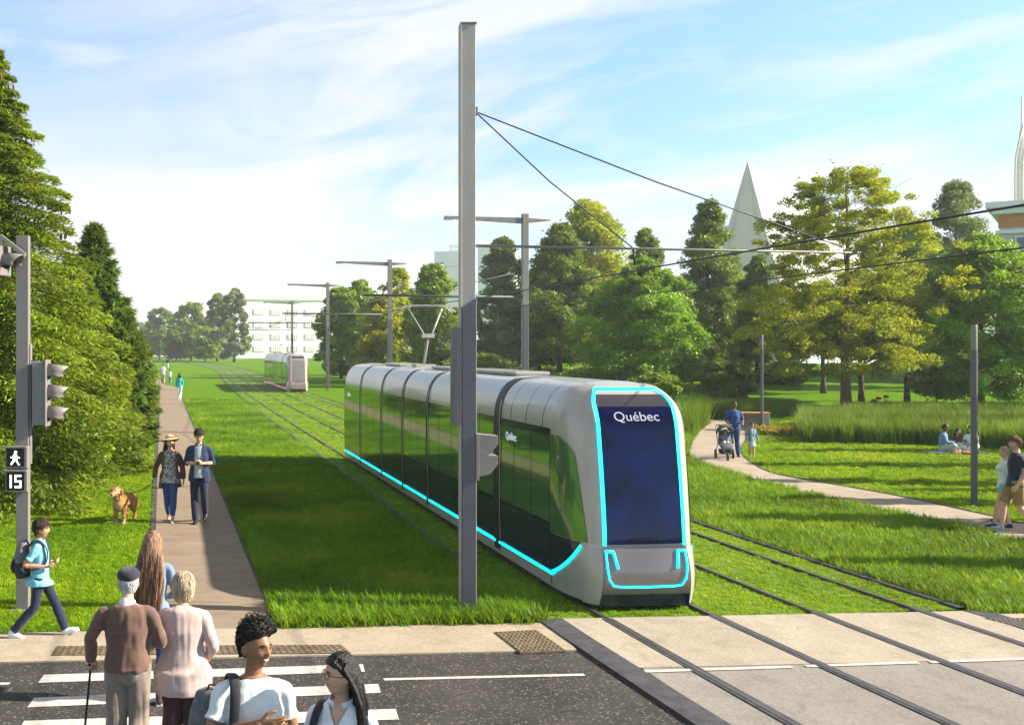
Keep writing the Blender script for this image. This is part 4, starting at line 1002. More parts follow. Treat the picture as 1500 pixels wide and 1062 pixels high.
def spire():
    Y = 110; s = F / Y; X = (1492 - PX) / s; z = lambda py: EYE + (PY - py) / s
    root = empty('spire', (X, Y, 0), 0, 'white church spire of curved steel blades above the cream building', 'spire')
    m = MB(); m.lathe([(.75, 0), (.7, z(300)), (.55, z(240)), (.25, z(195)), (.12, z(185)), (.10, z(152)), (.001, z(149))], 12, (.35, 0, 0)); m.obj('mast', M['white_wall'], root)
    for dx in (0, .72):
        m = MB(); m.tube([(-.95 + dx * .85, -.9, 0), (-.95 + dx, -.9, z(260)), (-.88 + dx, -.9, z(232)), (-.55 + dx, -.9, z(210)), (-.1 + dx * .6, -.9, z(186))], [.10] * 5, 6); m.obj('blade', M['pyr_side'], root)
    m = MB()
    for py in (218, 240, 248): m.tube([(-.7, -.9, z(py)), (.0, -.9, z(py + 1))], .07, 5)
    m.obj('rung', M['pyr_side'], root)
    m = MB(); m.lathe([(.001, 0), (.15, .15), (.02, .4), (.12, .5), (.001, .8)], 8, (.35, 0, z(151))); m.obj('finial', M['frame'], root)
spire()
# ------------------------------------------------------------------ people
V = Vector
def bake(mb, name, vox, smooth=2, fac=.5, extra=None):
    """union of closed shapes -> one continuous surface"""
    me = mb.mesh('tmp'); o = bpy.data.objects.new('tmp', me); COL.objects.link(o)
    r = o.modifiers.new('r', 'REMESH'); r.mode = 'VOXEL'; r.voxel_size = vox
    if smooth: s = o.modifiers.new('s', 'SMOOTH'); s.iterations = smooth; s.factor = fac
    dg = bpy.context.evaluated_depsgraph_get(); out = bpy.data.meshes.new_from_object(o.evaluated_get(dg)); out.name = name
    bpy.data.objects.remove(o); bpy.data.meshes.remove(me)
    out.polygons.foreach_set('use_smooth', [True] * len(out.polygons)); return out
def co_of(me): a = np.empty(len(me.vertices) * 3, np.float32); me.vertices.foreach_get('co', a); return a.reshape(-1, 3)
def set_co(me, a): me.vertices.foreach_set('co', a.astype(np.float32).ravel()); me.update()
def wrinkle(me, amp, f=9.0, stretch=(1, 1, .45), seed=0):
    a = co_of(me); nr = np.empty(len(me.vertices) * 3, np.float32); me.vertices.foreach_get('normal', nr) if False else None
    N_ = np.array([v.normal[:] for v in me.vertices]); s = V(stretch) * f
    d = np.array([noise.noise(V((p[0] * s.x + seed, p[1] * s.y, p[2] * s.z))) + .5 * noise.noise(V((p[0] * s.x * 2.3, p[1] * s.y * 2.3 + seed, p[2] * s.z * 2.3))) for p in a])
    set_co(me, a + N_ * (d * amp)[:, None])
def link(me, name, mats, parent, solid=0):
    for m in mats: me.materials.append(m)
    o = bpy.data.objects.new(name, me); COL.objects.link(o); o.parent = parent
    if solid: md = o.modifiers.new('solid', 'SOLIDIFY'); md.thickness = solid; md.offset = -1
    return o
def cutfaces(me, fn):
    """drop the faces for which fn(centre) is true"""
    import bmesh
    bm = bmesh.new(); bm.from_mesh(me); bmesh.ops.delete(bm, geom=[f for f in bm.faces if fn(f.calc_center_median())], context='FACES')
    for _ in range(6):
        bv = [v for v in bm.verts if v.is_boundary]; new = {v: sum((e.other_vert(v).co for e in v.link_edges if e.is_boundary), V((0, 0, 0))) / max(1, sum(e.is_boundary for e in v.link_edges)) for v in bv}
        for v, c in new.items(): v.co = v.co.lerp(c, .6)
    bm.to_mesh(me); bm.free(); me.update()

J0 = dict(pel=(0, 0, .955), waist=(0, 0, 1.09), chest=(0, 0, 1.25), upper=(0, .012, 1.375), neck=(0, .018, 1.475), head=(0, -.012, 1.628),
          sh=(.172, .012, 1.378), el=(.222, .03, 1.125), wr=(.235, -.03, .875), hip=(.085, 0, .925), kn=(.095, -.012, .50), an=(.098, .02, .09))
def joints(over):
    J = {}
    for k, v in J0.items():
        if k in ('sh', 'el', 'wr', 'hip', 'kn', 'an'):
            J[k + 'L'] = V(v); J[k + 'R'] = V((-v[0], v[1], v[2]))
        else: J[k] = V(v)
    for k, v in over.items(): J[k] = V(v)
    return J
def headpt(u, smile=0.0):
    """surface of a head centred at the eye line; face looks along -y"""
    ux, uy, uz = u; x, y, z = .0745 * ux, .096 * uy, .118 * uz
    if z < 0:
        t = min(1, -z / .118); x *= 1 - .30 * t ** 1.6; y *= (1 - .50 * t) if y > 0 else (1 - .06 * t)
    else: y *= 1 + (.04 if y > 0 else -.04) * z / .118
    if uy < -.15:
        g = lambda x0, z0, sx, sz: math.exp(-((x - x0) / sx) ** 2 - ((z - z0) / sz) ** 2); ax = abs(x)
        d = .022 * g(0, -.030, .013, .014) + .012 * g(0, -.006, .010, .024) + .005 * g(0, .026, .045, .012) - .010 * math.exp(-((ax - .031) / .016) ** 2 - ((z - .002) / .013) ** 2)
        d += .006 * g(0, -.060, .024, .012) - .004 * g(0, -.060, .026, .0035) + .010 * g(0, -.100, .022, .018) + .004 * math.exp(-((ax - .042) / .018) ** 2 - ((z + .030) / .018) ** 2)
        y -= d
    return V((x, y, z))
def head_shape(mb, Mh, n=40):
    vs = []; rows = n // 2 + 8
    for i in range(rows):
        th = math.pi * (i + .01) / (rows - 1 + .02)
        for k in range(n):
            a = 2 * math.pi * k / n; vs.append(Mh @ headpt((math.sin(th) * math.cos(a), math.sin(th) * math.sin(a), math.cos(th))))
    fs = [((i + 1) * n + k, (i + 1) * n + (k + 1) % n, i * n + (k + 1) % n, i * n + k) for i in range(rows - 1) for k in range(n)]
    fs += [tuple(range(n)), tuple((rows - 1) * n + k for k in range(n))[::-1]]; mb.add(vs, fs)
    for s in (-1, 1):
        mb.ball((0, 0, 0), 1, 12, 0, None) if False else None
        e = MB(); e.ball((0, 0, 0), (.010, .019, .032), 12); mb.add([Mh @ (V((v[0] + s * v[1] * .45, v[1], v[2])) + V((s * .0815, .014, -.008))) for v in e.v], e.f)
def hand_shape(mb, w, d, s, left, k=1.0, curl=.35, spread=1.0, thumb=.6):
    """palm, four fingers and a thumb; d along the hand, s to the thumb side"""
    d = d.normalized(); s = (s - d * s.dot(d)).normalized(); n = d.cross(s) * (1 if left else -1)
    mb.chain([w - d * .02 * k, w + d * .03 * k, w + d * .07 * k, w + d * .09 * k], [(.027 * k, .019 * k), (.036 * k, .016 * k), (.040 * k, .014 * k), (.038 * k, .011 * k)], s, 12, 2, (.3, .5))
    for o, L_, r in ((.029, .070, .0085), (.010, .079, .0088), (-.010, .073, .0085), (-.028, .056, .0075)):
        p = w + d * .085 * k + s * o * k; pts = [p - d * .02 * k, p]; dd = (d + s * o * 3.2 * spread).normalized(); a = 0
        for q, f in ((.45, .8), (.30, 1.0), (.25, 1.0)):
            a += curl * f; p = p + (dd * math.cos(a) + n * math.sin(a)) * L_ * q * k; pts.append(p)
        mb.chain(pts, [r * k, r * 1.05 * k, r * .98 * k, r * .9 * k, r * .72 * k], s, 8, 2)
    p = w + d * .02 * k + s * .022 * k; a = p + (d * .7 + s * .75 * thumb + n * .25).normalized() * .042 * k; b = a + (d * .9 + s * .35 * thumb + n * (.2 + curl * .4)).normalized() * .032 * k; c = b + (d + n * curl).normalized() * .024 * k
    mb.chain([p, a, b, c], [.014 * k, .0115 * k, .0105 * k, .0085 * k], s, 8, 2)
HAIRS = {}
def hair_shell(Mh, th, mask, bump=0.0, f=30, seed=0, n=48, lift=0.0):
    vs = []; rows = n // 2 + 1
    for i in range(rows):
        t = math.pi * (i + .01) / (rows - 1 + .02)
        for k in range(n):
            a = 2 * math.pi * k / n; u = V((math.sin(t) * math.cos(a), math.sin(t) * math.sin(a), math.cos(t))); p = headpt(u); m = mask(p, u)
            b = bump * (noise.noise(p * f + V((seed, 0, 0))) + .6 * noise.noise(p * f * 2.1 + V((0, seed, 0)))) if bump else 0
            q = p + u * ((th + b + lift * max(0, u.z)) * m - .016 * (1 - m)); vs.append(Mh @ q)
    fs = [((i + 1) * n + k, (i + 1) * n + (k + 1) % n, i * n + (k + 1) % n, i * n + k) for i in range(rows - 1) for k in range(n)]
    fs += [tuple(range(n)), tuple((rows - 1) * n + k for k in range(n))[::-1]]
    return MB().add(vs, fs)
def hairline(front=.062, side=-.005, back=-.070, soft=.012):
    def f(p, u):
        # allowed lower edge of the hair as a function of where round the head we are
        y = p.y
        if y < -.035: lim = front - .02 * min(1, abs(p.x) / .07)
        elif y < .012: t = (y + .035) / .047; lim = (front - .02) * (1 - t) + side * t
        else: t = min(1, (y - .012) / .05); lim = side * (1 - t) + back * t
        return sm((p.z - lim) / soft + .5)
    return f
def locks(Mh, starts, flow, L_, r, m, name, parent, seed=0, wav=.012, n=7):
    """long hair as many tapering locks following flow(p, t)"""
    rnd = random.Random(seed); mb = MB()
    for p in starts:
        pts = [p]; ph = rnd.uniform(0, 6.28); l = L_ * rnd.uniform(.82, 1.05)
        for i in range(1, n + 1):
            t = i / n; q = flow(p, t, l) + V((math.sin(ph + t * 7), math.cos(ph * 1.7 + t * 6), 0)) * wav * t; pts.append(q)
        mb.tube([Mh @ q if parent is None else q for q in pts], [r * (1 - .8 * (i / n) ** 2) for i in range(n + 1)], 5)
    return mb
def skinmat(n, c): M[n] = mat(n, c, .45, 0, .08, 14, .05, 160, sss=.12)
skinmat('skin_light', (.62, .36, .25)); skinmat('skin_tan', (.50, .27, .16)); skinmat('skin_brown', (.30, .145, .075)); skinmat('skin_dark', (.17, .085, .05))
M['lip'] = mat('lips', (.45, .13, .11), .35); M['eye_white'] = mat('eye_white', (.75, .73, .70), .2, var=0); M['iris'] = mat('iris', (.03, .018, .012), .1, var=0); M['teeth'] = mat('teeth', (.85, .83, .78), .25, var=0)
def cloth(n, c, b=.35, f=180, v=.10, sheen=.3, rough=.85, s=30): M[n] = mat(n, c, rough, 0, v, s, b * .35, f, sheen=sheen * .5)
def hairm(n, c, c2=None): M[n] = mat(n, c, .42, 0, .35, 55, .6, 140, stretch=(1, 1, .12), col2=c2)

def person(label, loc, H, rz, J=None, hd=(0, 0, 0), hs=1.0, skin='skin_light', bw=1.0, fem=0, vox=.011, clothes=(), hair=None, hands=None, feet=None, shoes=None, shoe_mat=None, group=None, face=True, smile=False, name='person', lean=None, hair_m='hair_brown', roll=0.0):
    """one continuous body mesh; clothes, hair and eyes are its children. Facing -y, local units for a 1.75 m adult"""
    J = joints(J or {}); k = H / 1.75; hands = hands or {}; feet = feet or {}
    wS = (1 - .07 * fem) * bw; ctr = V((0, 0, 0))
    sv = (J['shL'] - J['shR']).normalized(); hv = (J['hipL'] - J['hipR']).normalized()
    for s in 'LR':
        if fem and 'sh' + s not in (): c = (J['shL'] + J['shR']) / 2; J['sh' + s] = c + (J['sh' + s] - c) * (1 - .08 * fem)
    Mh = Matrix.Translation(J['head']) @ Matrix.Rotation(R(hd[0]), 4, 'Z') @ Matrix.Rotation(R(hd[1]), 4, 'X') @ Matrix.Rotation(R(hd[2]), 4, 'Y') @ Matrix.Diagonal((hs, hs, hs, 1))
    wf = 1 - .10 * fem
    TR = [(J['pel'] - V((0, 0, .10)), .135 * bw, .095 * bw), (J['pel'], .163 * bw * (1 + .04 * fem), .112 * bw), (J['waist'], .138 * bw * wf, .098 * bw), (J['chest'], .158 * bw * wf, .112 * bw), (J['upper'], .150 * bw * wf, .092 * bw), (J['upper'].lerp(J['neck'], .52), .122 * bw * wf, .078 * bw), (J['neck'] - (J['neck'] - J['upper']) * .12, .078, .064), ]
    def torso(mb, e=0.0, lo=0, top=True, hem=None, n=20, capn=.25, ez=0.0):
        pts = [t[0] for t in TR[lo:]]; rd = [(t[1] + e, t[2] + e) for t in TR[lo:]]
        if hem: pts = [V(h[0]) for h in hem] + pts; rd = [(h[1], h[2]) for h in hem] + rd
        if ez: pts[-1] = pts[-1] + V((0, 0, ez))
        mb.chain(pts, rd, sv, n, 4, (.05 if (hem or lo) else .8, capn))
        if fem and fem > .3:
            f = sv.cross(V((0, 0, 1))); f = -f if f.y > 0 else f
            for s_ in (-1, 1): mb.ball(J['chest'] + f * (.070 * bw + e * .7) + sv * s_ * .065 + V((0, 0, .035)), (.058 + e, .055 + e, .058 + e), 12)
    def arm(mb, s, e=0.0, t1=2.0, flare=0.0, cap=1.0, start=True):
        a, b, c = J['sh' + s], J['el' + s], J['wr' + s]; rr = [.040, .047, .042, .037, .036, .025]; q = .95 * bw if bw > 1 else bw
        q *= (1 - .12 * fem); ins = J['upper'].lerp(a, .45) + V((0, 0, .010)); pts = [ins, a, a.lerp(b, .5), b, b.lerp(c, .4), c]; tt = [-.3, 0, .5, 1, 1.4, 2.0]; P_, Q_ = [], []
        for i, (p, t) in enumerate(zip(pts, tt)):
            if t > t1:
                u = (t1 - tt[i - 1]) / (t - tt[i - 1]); P_.append(pts[i - 1].lerp(p, u)); Q_.append((rr[i - 1] + (rr[i] - rr[i - 1]) * u) * q + e + flare); break
            P_.append(p); Q_.append(rr[i] * q + e + (flare if t == t1 else 0))
        mb.chain(P_, Q_, (0, 1, 0), 14, 3, (.8, cap))
    def leg(mb, s, e=0.0, t1=2.0, flare=0.0, cap=1.0, low=0.0):
        a, b, c = J['hip' + s] + V((0, 0, .02)), J['kn' + s], J['an' + s]; q = bw ** .7; pts = [a, a.lerp(b, .45), b, b.lerp(c, .35), c]; rr = [.092, .078, .056, .056, .037]; tt = [0, .5, 1, 1.35, 2]; P_, Q_ = [], []
        for i, (p, t) in enumerate(zip(pts, tt)):
            if t > t1:
                u = (t1 - tt[i - 1]) / (t - tt[i - 1]); P_.append(pts[i - 1].lerp(p, u)); Q_.append((rr[i - 1] + (rr[i] - rr[i - 1]) * u) * q + e + flare); break
            P_.append(p); Q_.append(rr[i] * q + e + low * max(0, t - .6) + (flare if t == t1 else 0))
        mb.chain(P_, Q_, (1, 0, 0), 14, 3, (.5, cap))
    # body
    b = MB(); torso(b, 0)
    f0 = J['head'] + (Mh.to_3x3() @ V((0, .018, -.055))); b.chain([J['upper'] + V((0, .01, .03)), J['neck'], J['neck'].lerp(f0, .6), f0], [(.075, .06), .052 * (1 - .1 * fem), .048 * (1 - .1 * fem), .050], sv, 14, 3)
    for s in 'LR':
        arm(b, s); leg(b, s); hp = hands.get(s, {}); d = V(hp['d']) if 'd' in hp else (J['wr' + s] - J['el' + s]); sd_ = V(hp.get('s', (0, -1, 0)))
        hand_shape(b, J['wr' + s], d, sd_, s == 'L', hp.get('k', 1.0) * (1 - .06 * fem), hp.get('curl', .35), hp.get('spread', 1.0), hp.get('thumb', .6))
        fd = V(feet.get(s, (0, -1, 0))).normalized(); an = J['an' + s]; b.chain([an + V((0, 0, .03)), an - fd * .015 - V((0, 0, .025)), an + fd * .07 - V((0, 0, .048)), an + fd * .13 - V((0, 0, .058))], [.034, .030, .026, .020], (1, 0, 0), 10, 2)
    head_shape(b, Mh)
    vx = vox * (1.0 if vox > .012 else .62)
    me = bake(b, name, vx / 1.0, 1, .4); mi = Mh.inverted()
    o = link(me, name, [M[skin], M['lip']], None); tag(o, label, 'person', group)
    o.location = loc; o.rotation_euler = (0, roll, R(rz)); o.scale = (k, k, k)
    if face:
        c = np.array([(mi @ p.center)[:] for p in me.polygons]); lipm = (np.abs(c[:, 0]) < .024) & (np.abs(c[:, 2] + .060 - (c[:, 0] ** 2) * 14) < .0085) & (c[:, 1] < -.06)
        me.polygons.foreach_set('material_index', lipm.astype(np.int32)); me.update()
        for s in (-1, 1):
            e = MB(); e.ball((s * .031, -.0755, .002), (.0125, .0095, .0068), 14); MB().add([Mh @ V(v) for v in e.v], e.f).obj('eye', M['eye_white'], o)
            e = MB(); e.ball((s * .031, -.0828, .0015), (.0058, .0032, .0060), 10); i_ = MB().add([Mh @ V(v) for v in e.v], e.f).obj('iris', M['iris'], o)
            e = MB(); e.tube([(s * .014, -.0945, .020), (s * .030, -.0925, .027), (s * .048, -.079, .020)], [.003, .0042, .002], 6); MB().add([Mh @ V(v) for v in e.v], e.f).obj('eyebrow', M[hair_m if hair_m in M else 'iris'], o)
            e = MB(); e.tube([(s * .017, -.0865, .005), (s * .031, -.0885, .0105), (s * .044, -.079, .005)], [.0014, .0022, .0014], 5); MB().add([Mh @ V(v) for v in e.v], e.f).obj('eyelid', M['iris'], o)
        if smile:
            e = MB(); e.grid(lambda u, v: V((u * .0185, -.0905 + u * u * .0065, -.0592 + u * u * .006 + v * .0046 * (1 - u * u * .9))), [i / 5 for i in range(-5, 6)], [-1, 0, 1]); MB().add([Mh @ V(v) for v in e.v], e.f).obj('teeth', M['teeth'], o)
    # clothes
    for c in clothes:
        kind, mt = c[0], c[1]; q = c[2] if len(c) > 2 else {}; mb = MB(); e = q.get('e', .012); nm = q.get('name', kind)
        if kind in ('top', 'jacket', 'dress'):
            hem = q.get('hem'); torso(mb, e, q.get('lo', 1), True, hem, 22, .15, q.get('ez', -.004))
            st = q.get('sleeve', 2.0)
            if st > 0:
                for s in 'LR': arm(mb, s, e * q.get('es', .75), q.get('sleeve' + s, st), q.get('flare', .0), .12)
        elif kind == 'trousers':
            mb.chain([J['pel'] - V((0, 0, .09)), J['pel'] - V((0, 0, .03)), J['pel'] + (J['waist'] - J['pel']) * .2], [(.135 * bw + e, .10 * bw + e), (.160 * bw * (1 + .04 * fem) + min(e, .010), .110 * bw + min(e, .010)), (.146 * bw * (1 - .04 * fem), .100 * bw)], hv, 20, 3, (.8, .1))
            for s in 'LR': leg(mb, s, e, q.get('len', 2.0), q.get('flare', 0), .05, q.get('low', .012))
        elif kind == 'skirt':
            mb.chain([V(h[0]) for h in q['hem']] + [J['pel'], J['pel'].lerp(J['waist'], .6)], [(h[1], h[2]) for h in q['hem']] + [(.165 * bw + e, .115 * bw + e), (.14 * bw + e, .10 * bw + e)], hv, 20, 4, (.05, .1))
        vv = q.get('vox', vox * .95); cm = bake(mb, nm, vv, q.get('smooth', 2), .5)
        if q.get('wr', .006): wrinkle(cm, q.get('wr', .006), q.get('wf', 9), q.get('ws', (1, 1, .5)), len(label) + len(nm))
        if 'open' in q:
            w0, z0, z1 = q['open']; cutfaces(cm, (lambda p: p.y < .03 and p.z > z0 and abs(p.x) < (p.z - z0) * w0) if q.get('v') else lambda p: abs(p.x) < w0 * (1 + .5 * max(0, (1.3 - p.z))) and p.y < 0.02 and p.z > z0 and p.z < z1)
            co_ = link(cm, nm, [M[mt]], o, .006)
        else: co_ = link(cm, nm, [M[mt]], o)
        if q.get('neckline'):
            cutfaces(cm, q['neckline']) if callable(q['neckline']) else None
        if q.get('collar'):
            n_ = J['neck']; cb = MB(); w_ = .073
            cb.grid(lambda u, v: n_ + V((math.sin(u) * (w_ + .004 - .006 * v), math.cos(u) * (w_ - .004 * v) - .004 - .012 * v * (math.cos(u) < 0), -.022 + .045 * v - .02 * max(0, -math.cos(u)))), [R(a) for a in range(-162, 163, 18)], [0, .5, 1])
            c2 = cb.obj('collar', M[mt], co_); c2.modifiers.new('s', 'SOLIDIFY').thickness = .006
    # shoes
    if shoe_mat:
        for s in 'LR':
            fd = V(feet.get(s, (0, -1, 0))).normalized(); an = J['an' + s]; up = V((0, 0, 1)) - fd * fd.z; up.normalize(); sd_ = fd.cross(up)
            L0 = lambda a, h: an + fd * a + up * (h - .09)
            mb = MB(); mb.chain([L0(-.045, .055), L0(-.02, .05), L0(.05, .047), L0(.12, .036), L0(.165, .03)], [(.032, .046), (.040, .050), (.043, .046), (.045, .033), (.030, .023)], sd_, 14, 3, (.5, .9))
            if shoes != 'flat': mb.chain([L0(.005, .05), L0(-.002, .112)], [(.043, .052), (.042, .046)], sd_, 12, 2, (.5, .1))
            sh_ = bake(mb, 'shoe', vox * .9, 2); a = co_of(sh_); base = np.array(an - up * .078)
            d = (a - base) @ np.array(up); a -= np.minimum(d, 0)[:, None] * np.array(up)[None]; set_co(sh_, a)
            so_ = link(sh_, 'shoe', [M[shoe_mat]], o)
            so2 = MB(); pl_ = [(-.06, .030), (-.03, .036), (.03, .037), (.10, .044), (.15, .040), (.18, .022)]
            vs = [L0(x, h) + sd_ * w * s2 for h in (0.0, .018) for s2, seq in ((1, pl_), (-1, pl_[::-1])) for x, w in seq]; n = 12
            so2.add(vs, [tuple(range(n))[::-1], tuple(range(n, 24))] + [(i, (i + 1) % n, n + (i + 1) % n, n + i) for i in range(n)], 0, False); so2.obj('sole', M['sole'], so_)
    # hair
    if hair:
        if callable(hair): hair(o, Mh, J)
        else:
            hl = hairline(*hair.get('line', (.062, -.005, -.070))); hb = hair_shell(Mh, hair.get('th', .014), hl, hair.get('bump', .006), hair.get('f', 40), len(label), 56, hair.get('lift', 0)); hb.obj('hair', M[hair_m], o)
    return o
cloth('sole', (.62, .60, .56), 0, v=.05); cloth('denim', (.012, .02, .05), .3, 260, .3); cloth('denim_blue', (.025, .07, .20), .3, 260, .35); cloth('denim_shirt', (.015, .03, .085), .3, 240, .25)
cloth('white_cotton', (.72, .76, .78), .25, 60, .04); cloth('white_shirt', (.70, .73, .80), .25, 60, .04); cloth('polo_blue', (.20, .52, .66), .3, 240, .08); cloth('sweater_brown', (.15, .082, .062), .5, 300, .14, .5)
cloth('sweater_pink', (.52, .39, .36), .5, 260, .08, .5); cloth('khaki', (.24, .19, .155), .3, 200, .10); cloth('maroon', (.045, .014, .016), .3, 200, .2); cloth('blue_knit', (.17, .25, .38), .5, 240, .1, .5)
cloth('cardigan', (.085, .042, .032), .5, 240, .15, .5); cloth('grey_tee', (.40, .43, .45), .3, 200, .06); cloth('navy', (.008, .012, .035), .3, 220, .2); cloth('tan_shorts', (.30, .19, .06), .3, 200, .12); cloth('aqua', (.22, .46, .52), .3, 200, .08)
cloth('teal', (.02, .42, .40), .3, 200, .1); cloth('beige', (.42, .34, .27), .3, 200, .1); cloth('light_denim', (.13, .24, .38), .3, 240, .2); cloth('royal', (.02, .06, .22), .3, 220, .2); cloth('black_cloth', (.012, .012, .016), .4, 220, .2); cloth('pack_grey', (.14, .145, .16), .6, 320, .3, .2); cloth('pack_dark', (.022, .024, .032), .5, 260, .2, .2)
cloth('cap_navy', (.012, .016, .03), .5, 320, .3, .4); cloth('straw', (.62, .44, .18), .6, 120, .12); cloth('white_shoe', (.74, .74, .76), .1, 80, .03, 0, .5); cloth('black_shoe', (.015, .015, .02), .1, 80, .1, 0, .5); cloth('navy_shoe', (.015, .02, .07), .2, 80, .1, 0, .6); cloth('blue_shoe', (.28, .42, .46), .2, 80, .1, 0, .6)
hairm('hair_brown', (.045, .022, .014)); hairm('hair_black', (.008, .006, .006)); hairm('hair_long_brown', (.13, .062, .032), (.36, .20, .11)); hairm('hair_blonde', (.42, .30, .17), (.70, .58, .42)); hairm('hair_white', (.55, .54, .52)); hairm('hair_ginger', (.14, .065, .03)); hairm('hair_golden', (.35, .20, .08), (.55, .36, .16))
def floral():
    m = bpy.data.materials.new('floral_print'); N, L = nt(m); b = N['Principled BSDF']; b.inputs['Roughness'].default_value = .8
    tc = N.new('ShaderNodeTexCoord'); v = N.new('ShaderNodeTexVoronoi'); v.inputs['Scale'].default_value = 30; v.feature = 'DISTANCE_TO_EDGE'; v2 = noiz(N, L, tc.outputs['Object'], 16, 3, .6, 1.2); L.new(tc.outputs['Object'], v.inputs[0])
    a = ramp(N, L, v2, [(.42, (.62, .60, .58)), (.50, (.62, .60, .58)), (.53, (.03, .025, .03)), (.58, (.30, .04, .03)), (.62, (.6, .58, .55))]); b2 = ramp(N, L, v.outputs[0], [(.05, (.03, .025, .03)), (.12, (1, 1, 1))])
    x = N.new('ShaderNodeMix'); x.data_type = 'RGBA'; x.blend_type = 'MULTIPLY'; x.inputs[0].default_value = 1; L.new(a, x.inputs[6]); L.new(b2, x.inputs[7]); L.new(x.outputs[2], b.inputs['Base Color']); M['floral'] = m
floral()
# ------------------------------------------------------------------ the people in the picture
def PL(px, s): return V(((px - PX) / s, F / s, 0.0))
def drop(J, dz, keep=('kn', 'an')):
    out = dict(J)
    for k, v in J0.items():
        if k in keep: continue
        for kk, sg in (((k + 'L', 1), (k + 'R', -1)) if k in ('sh', 'el', 'wr', 'hip') else ((k, 1),)):
            if kk not in out: out[kk] = (v[0] * sg, v[1], v[2] - dz)
    return out
def scalp(n, seed, zmin=-.05, line=(.068, .0, -.07)):
    rnd = random.Random(seed); out = []
    while len(out) < n:
        u = V((rnd.gauss(0, 1), rnd.gauss(0, 1), rnd.gauss(0, 1))).normalized(); p = headpt(u)
        if hairline(*line)(p, u) > .8 and p.z > zmin: out.append((p + u * .012, u))
    return out
def long_hair(mt, L_, cx=0, cy=.09, spread=1.25, n=300, seed=1, r=.0075, line=(.062, -.02, -.08), side=0.0, wav=.014):
    def f(o, Mh, J):
        hb = hair_shell(Mh, .014, hairline(*line), .003, 40, seed, 56).obj('hair', M[mt], o)
        rnd = random.Random(seed); H_ = Mh.to_translation(); bk = Mh.to_3x3() @ V((0, 1, 0)); bk.z = 0; bk.normalize(); rt = V((bk.y, -bk.x, 0))
        def grow(mb, cnt, rr, sd, jit, sides, push=0.0):
            for p, u in scalp(cnt, sd, -.03):
                st = Mh @ p; l = L_ * rnd.uniform(.84, 1.03); ph = rnd.uniform(0, 6.28)
                ox = (st - H_).dot(rt); oy = (st - H_).dot(bk); nseg = 9; pts = []
                tx = ox * spread + side + rnd.gauss(0, jit); ty = max(oy, .02) * .35 + cy + rnd.gauss(0, jit) + push
                for i in range(nseg + 1):
                    t = i / nseg; bulge = math.sin(min(1, t * 2.6) * math.pi) * .018; a = sm(t * 1.8)
                    q = H_ + rt * ((ox * (1 + bulge * 8)) * (1 - a) + tx * a + cx * t) + bk * ((oy + bulge) * (1 - a) + ty * a)
                    q.z = st.z - l * t ** 1.15 + .01 * (1 - t); q += V((math.sin(ph * .3 + t * 8), math.cos(ph * .3 + t * 7), 0)) * wav * t; pts.append(q)
                mb.tube(pts, [rr * (1 - .6 * (i / nseg) ** 3) for i in range(nseg + 1)], sides, smooth=True)
        m0 = MB(); grow(m0, 150, .0155, seed, .008, 8); sheet = bake(m0, 'long_hair', .0065 if r < .006 else .012, 5, .6)
        nn = len(sheet.polygons); ho = link(sheet, 'long_hair', [M[mt]], o)
        mb = MB(); grow(mb, n // 2, r * .55, seed + 1, .014, 4, .006)
        mb.obj('hair_strand', M[mt], ho)
    return f
def afro(mt):
    def f(o, Mh, J):
        rnd = random.Random(4); hb = hair_shell(Mh, .020, hairline(.074, .034, -.062, .010), .007, 55, 3, 64, .034); 
        for p, u in scalp(700, 9, -.055, (.076, .036, -.062)):
            top = max(0, u.z); l = .008 + .044 * top; c = Mh @ (p + u * (.008 + l * .5)); rr = rnd.uniform(.005, .009) * (.7 + .5 * top); m_ = Matrix.Rotation(rnd.uniform(0, 6), 3, 'X') @ Matrix.Rotation(rnd.uniform(0, 6), 3, 'Z')
            nn = 7; pts = [c + (m_ @ V((math.cos(t * .9) * rr, math.sin(t * .9) * rr, t * .0018))) + (Mh.to_3x3() @ u) * t * l * .09 for t in range(nn)]
            hb.tube(pts, .0026, 4)
        hb.obj('hair', M[mt], o)
    return f
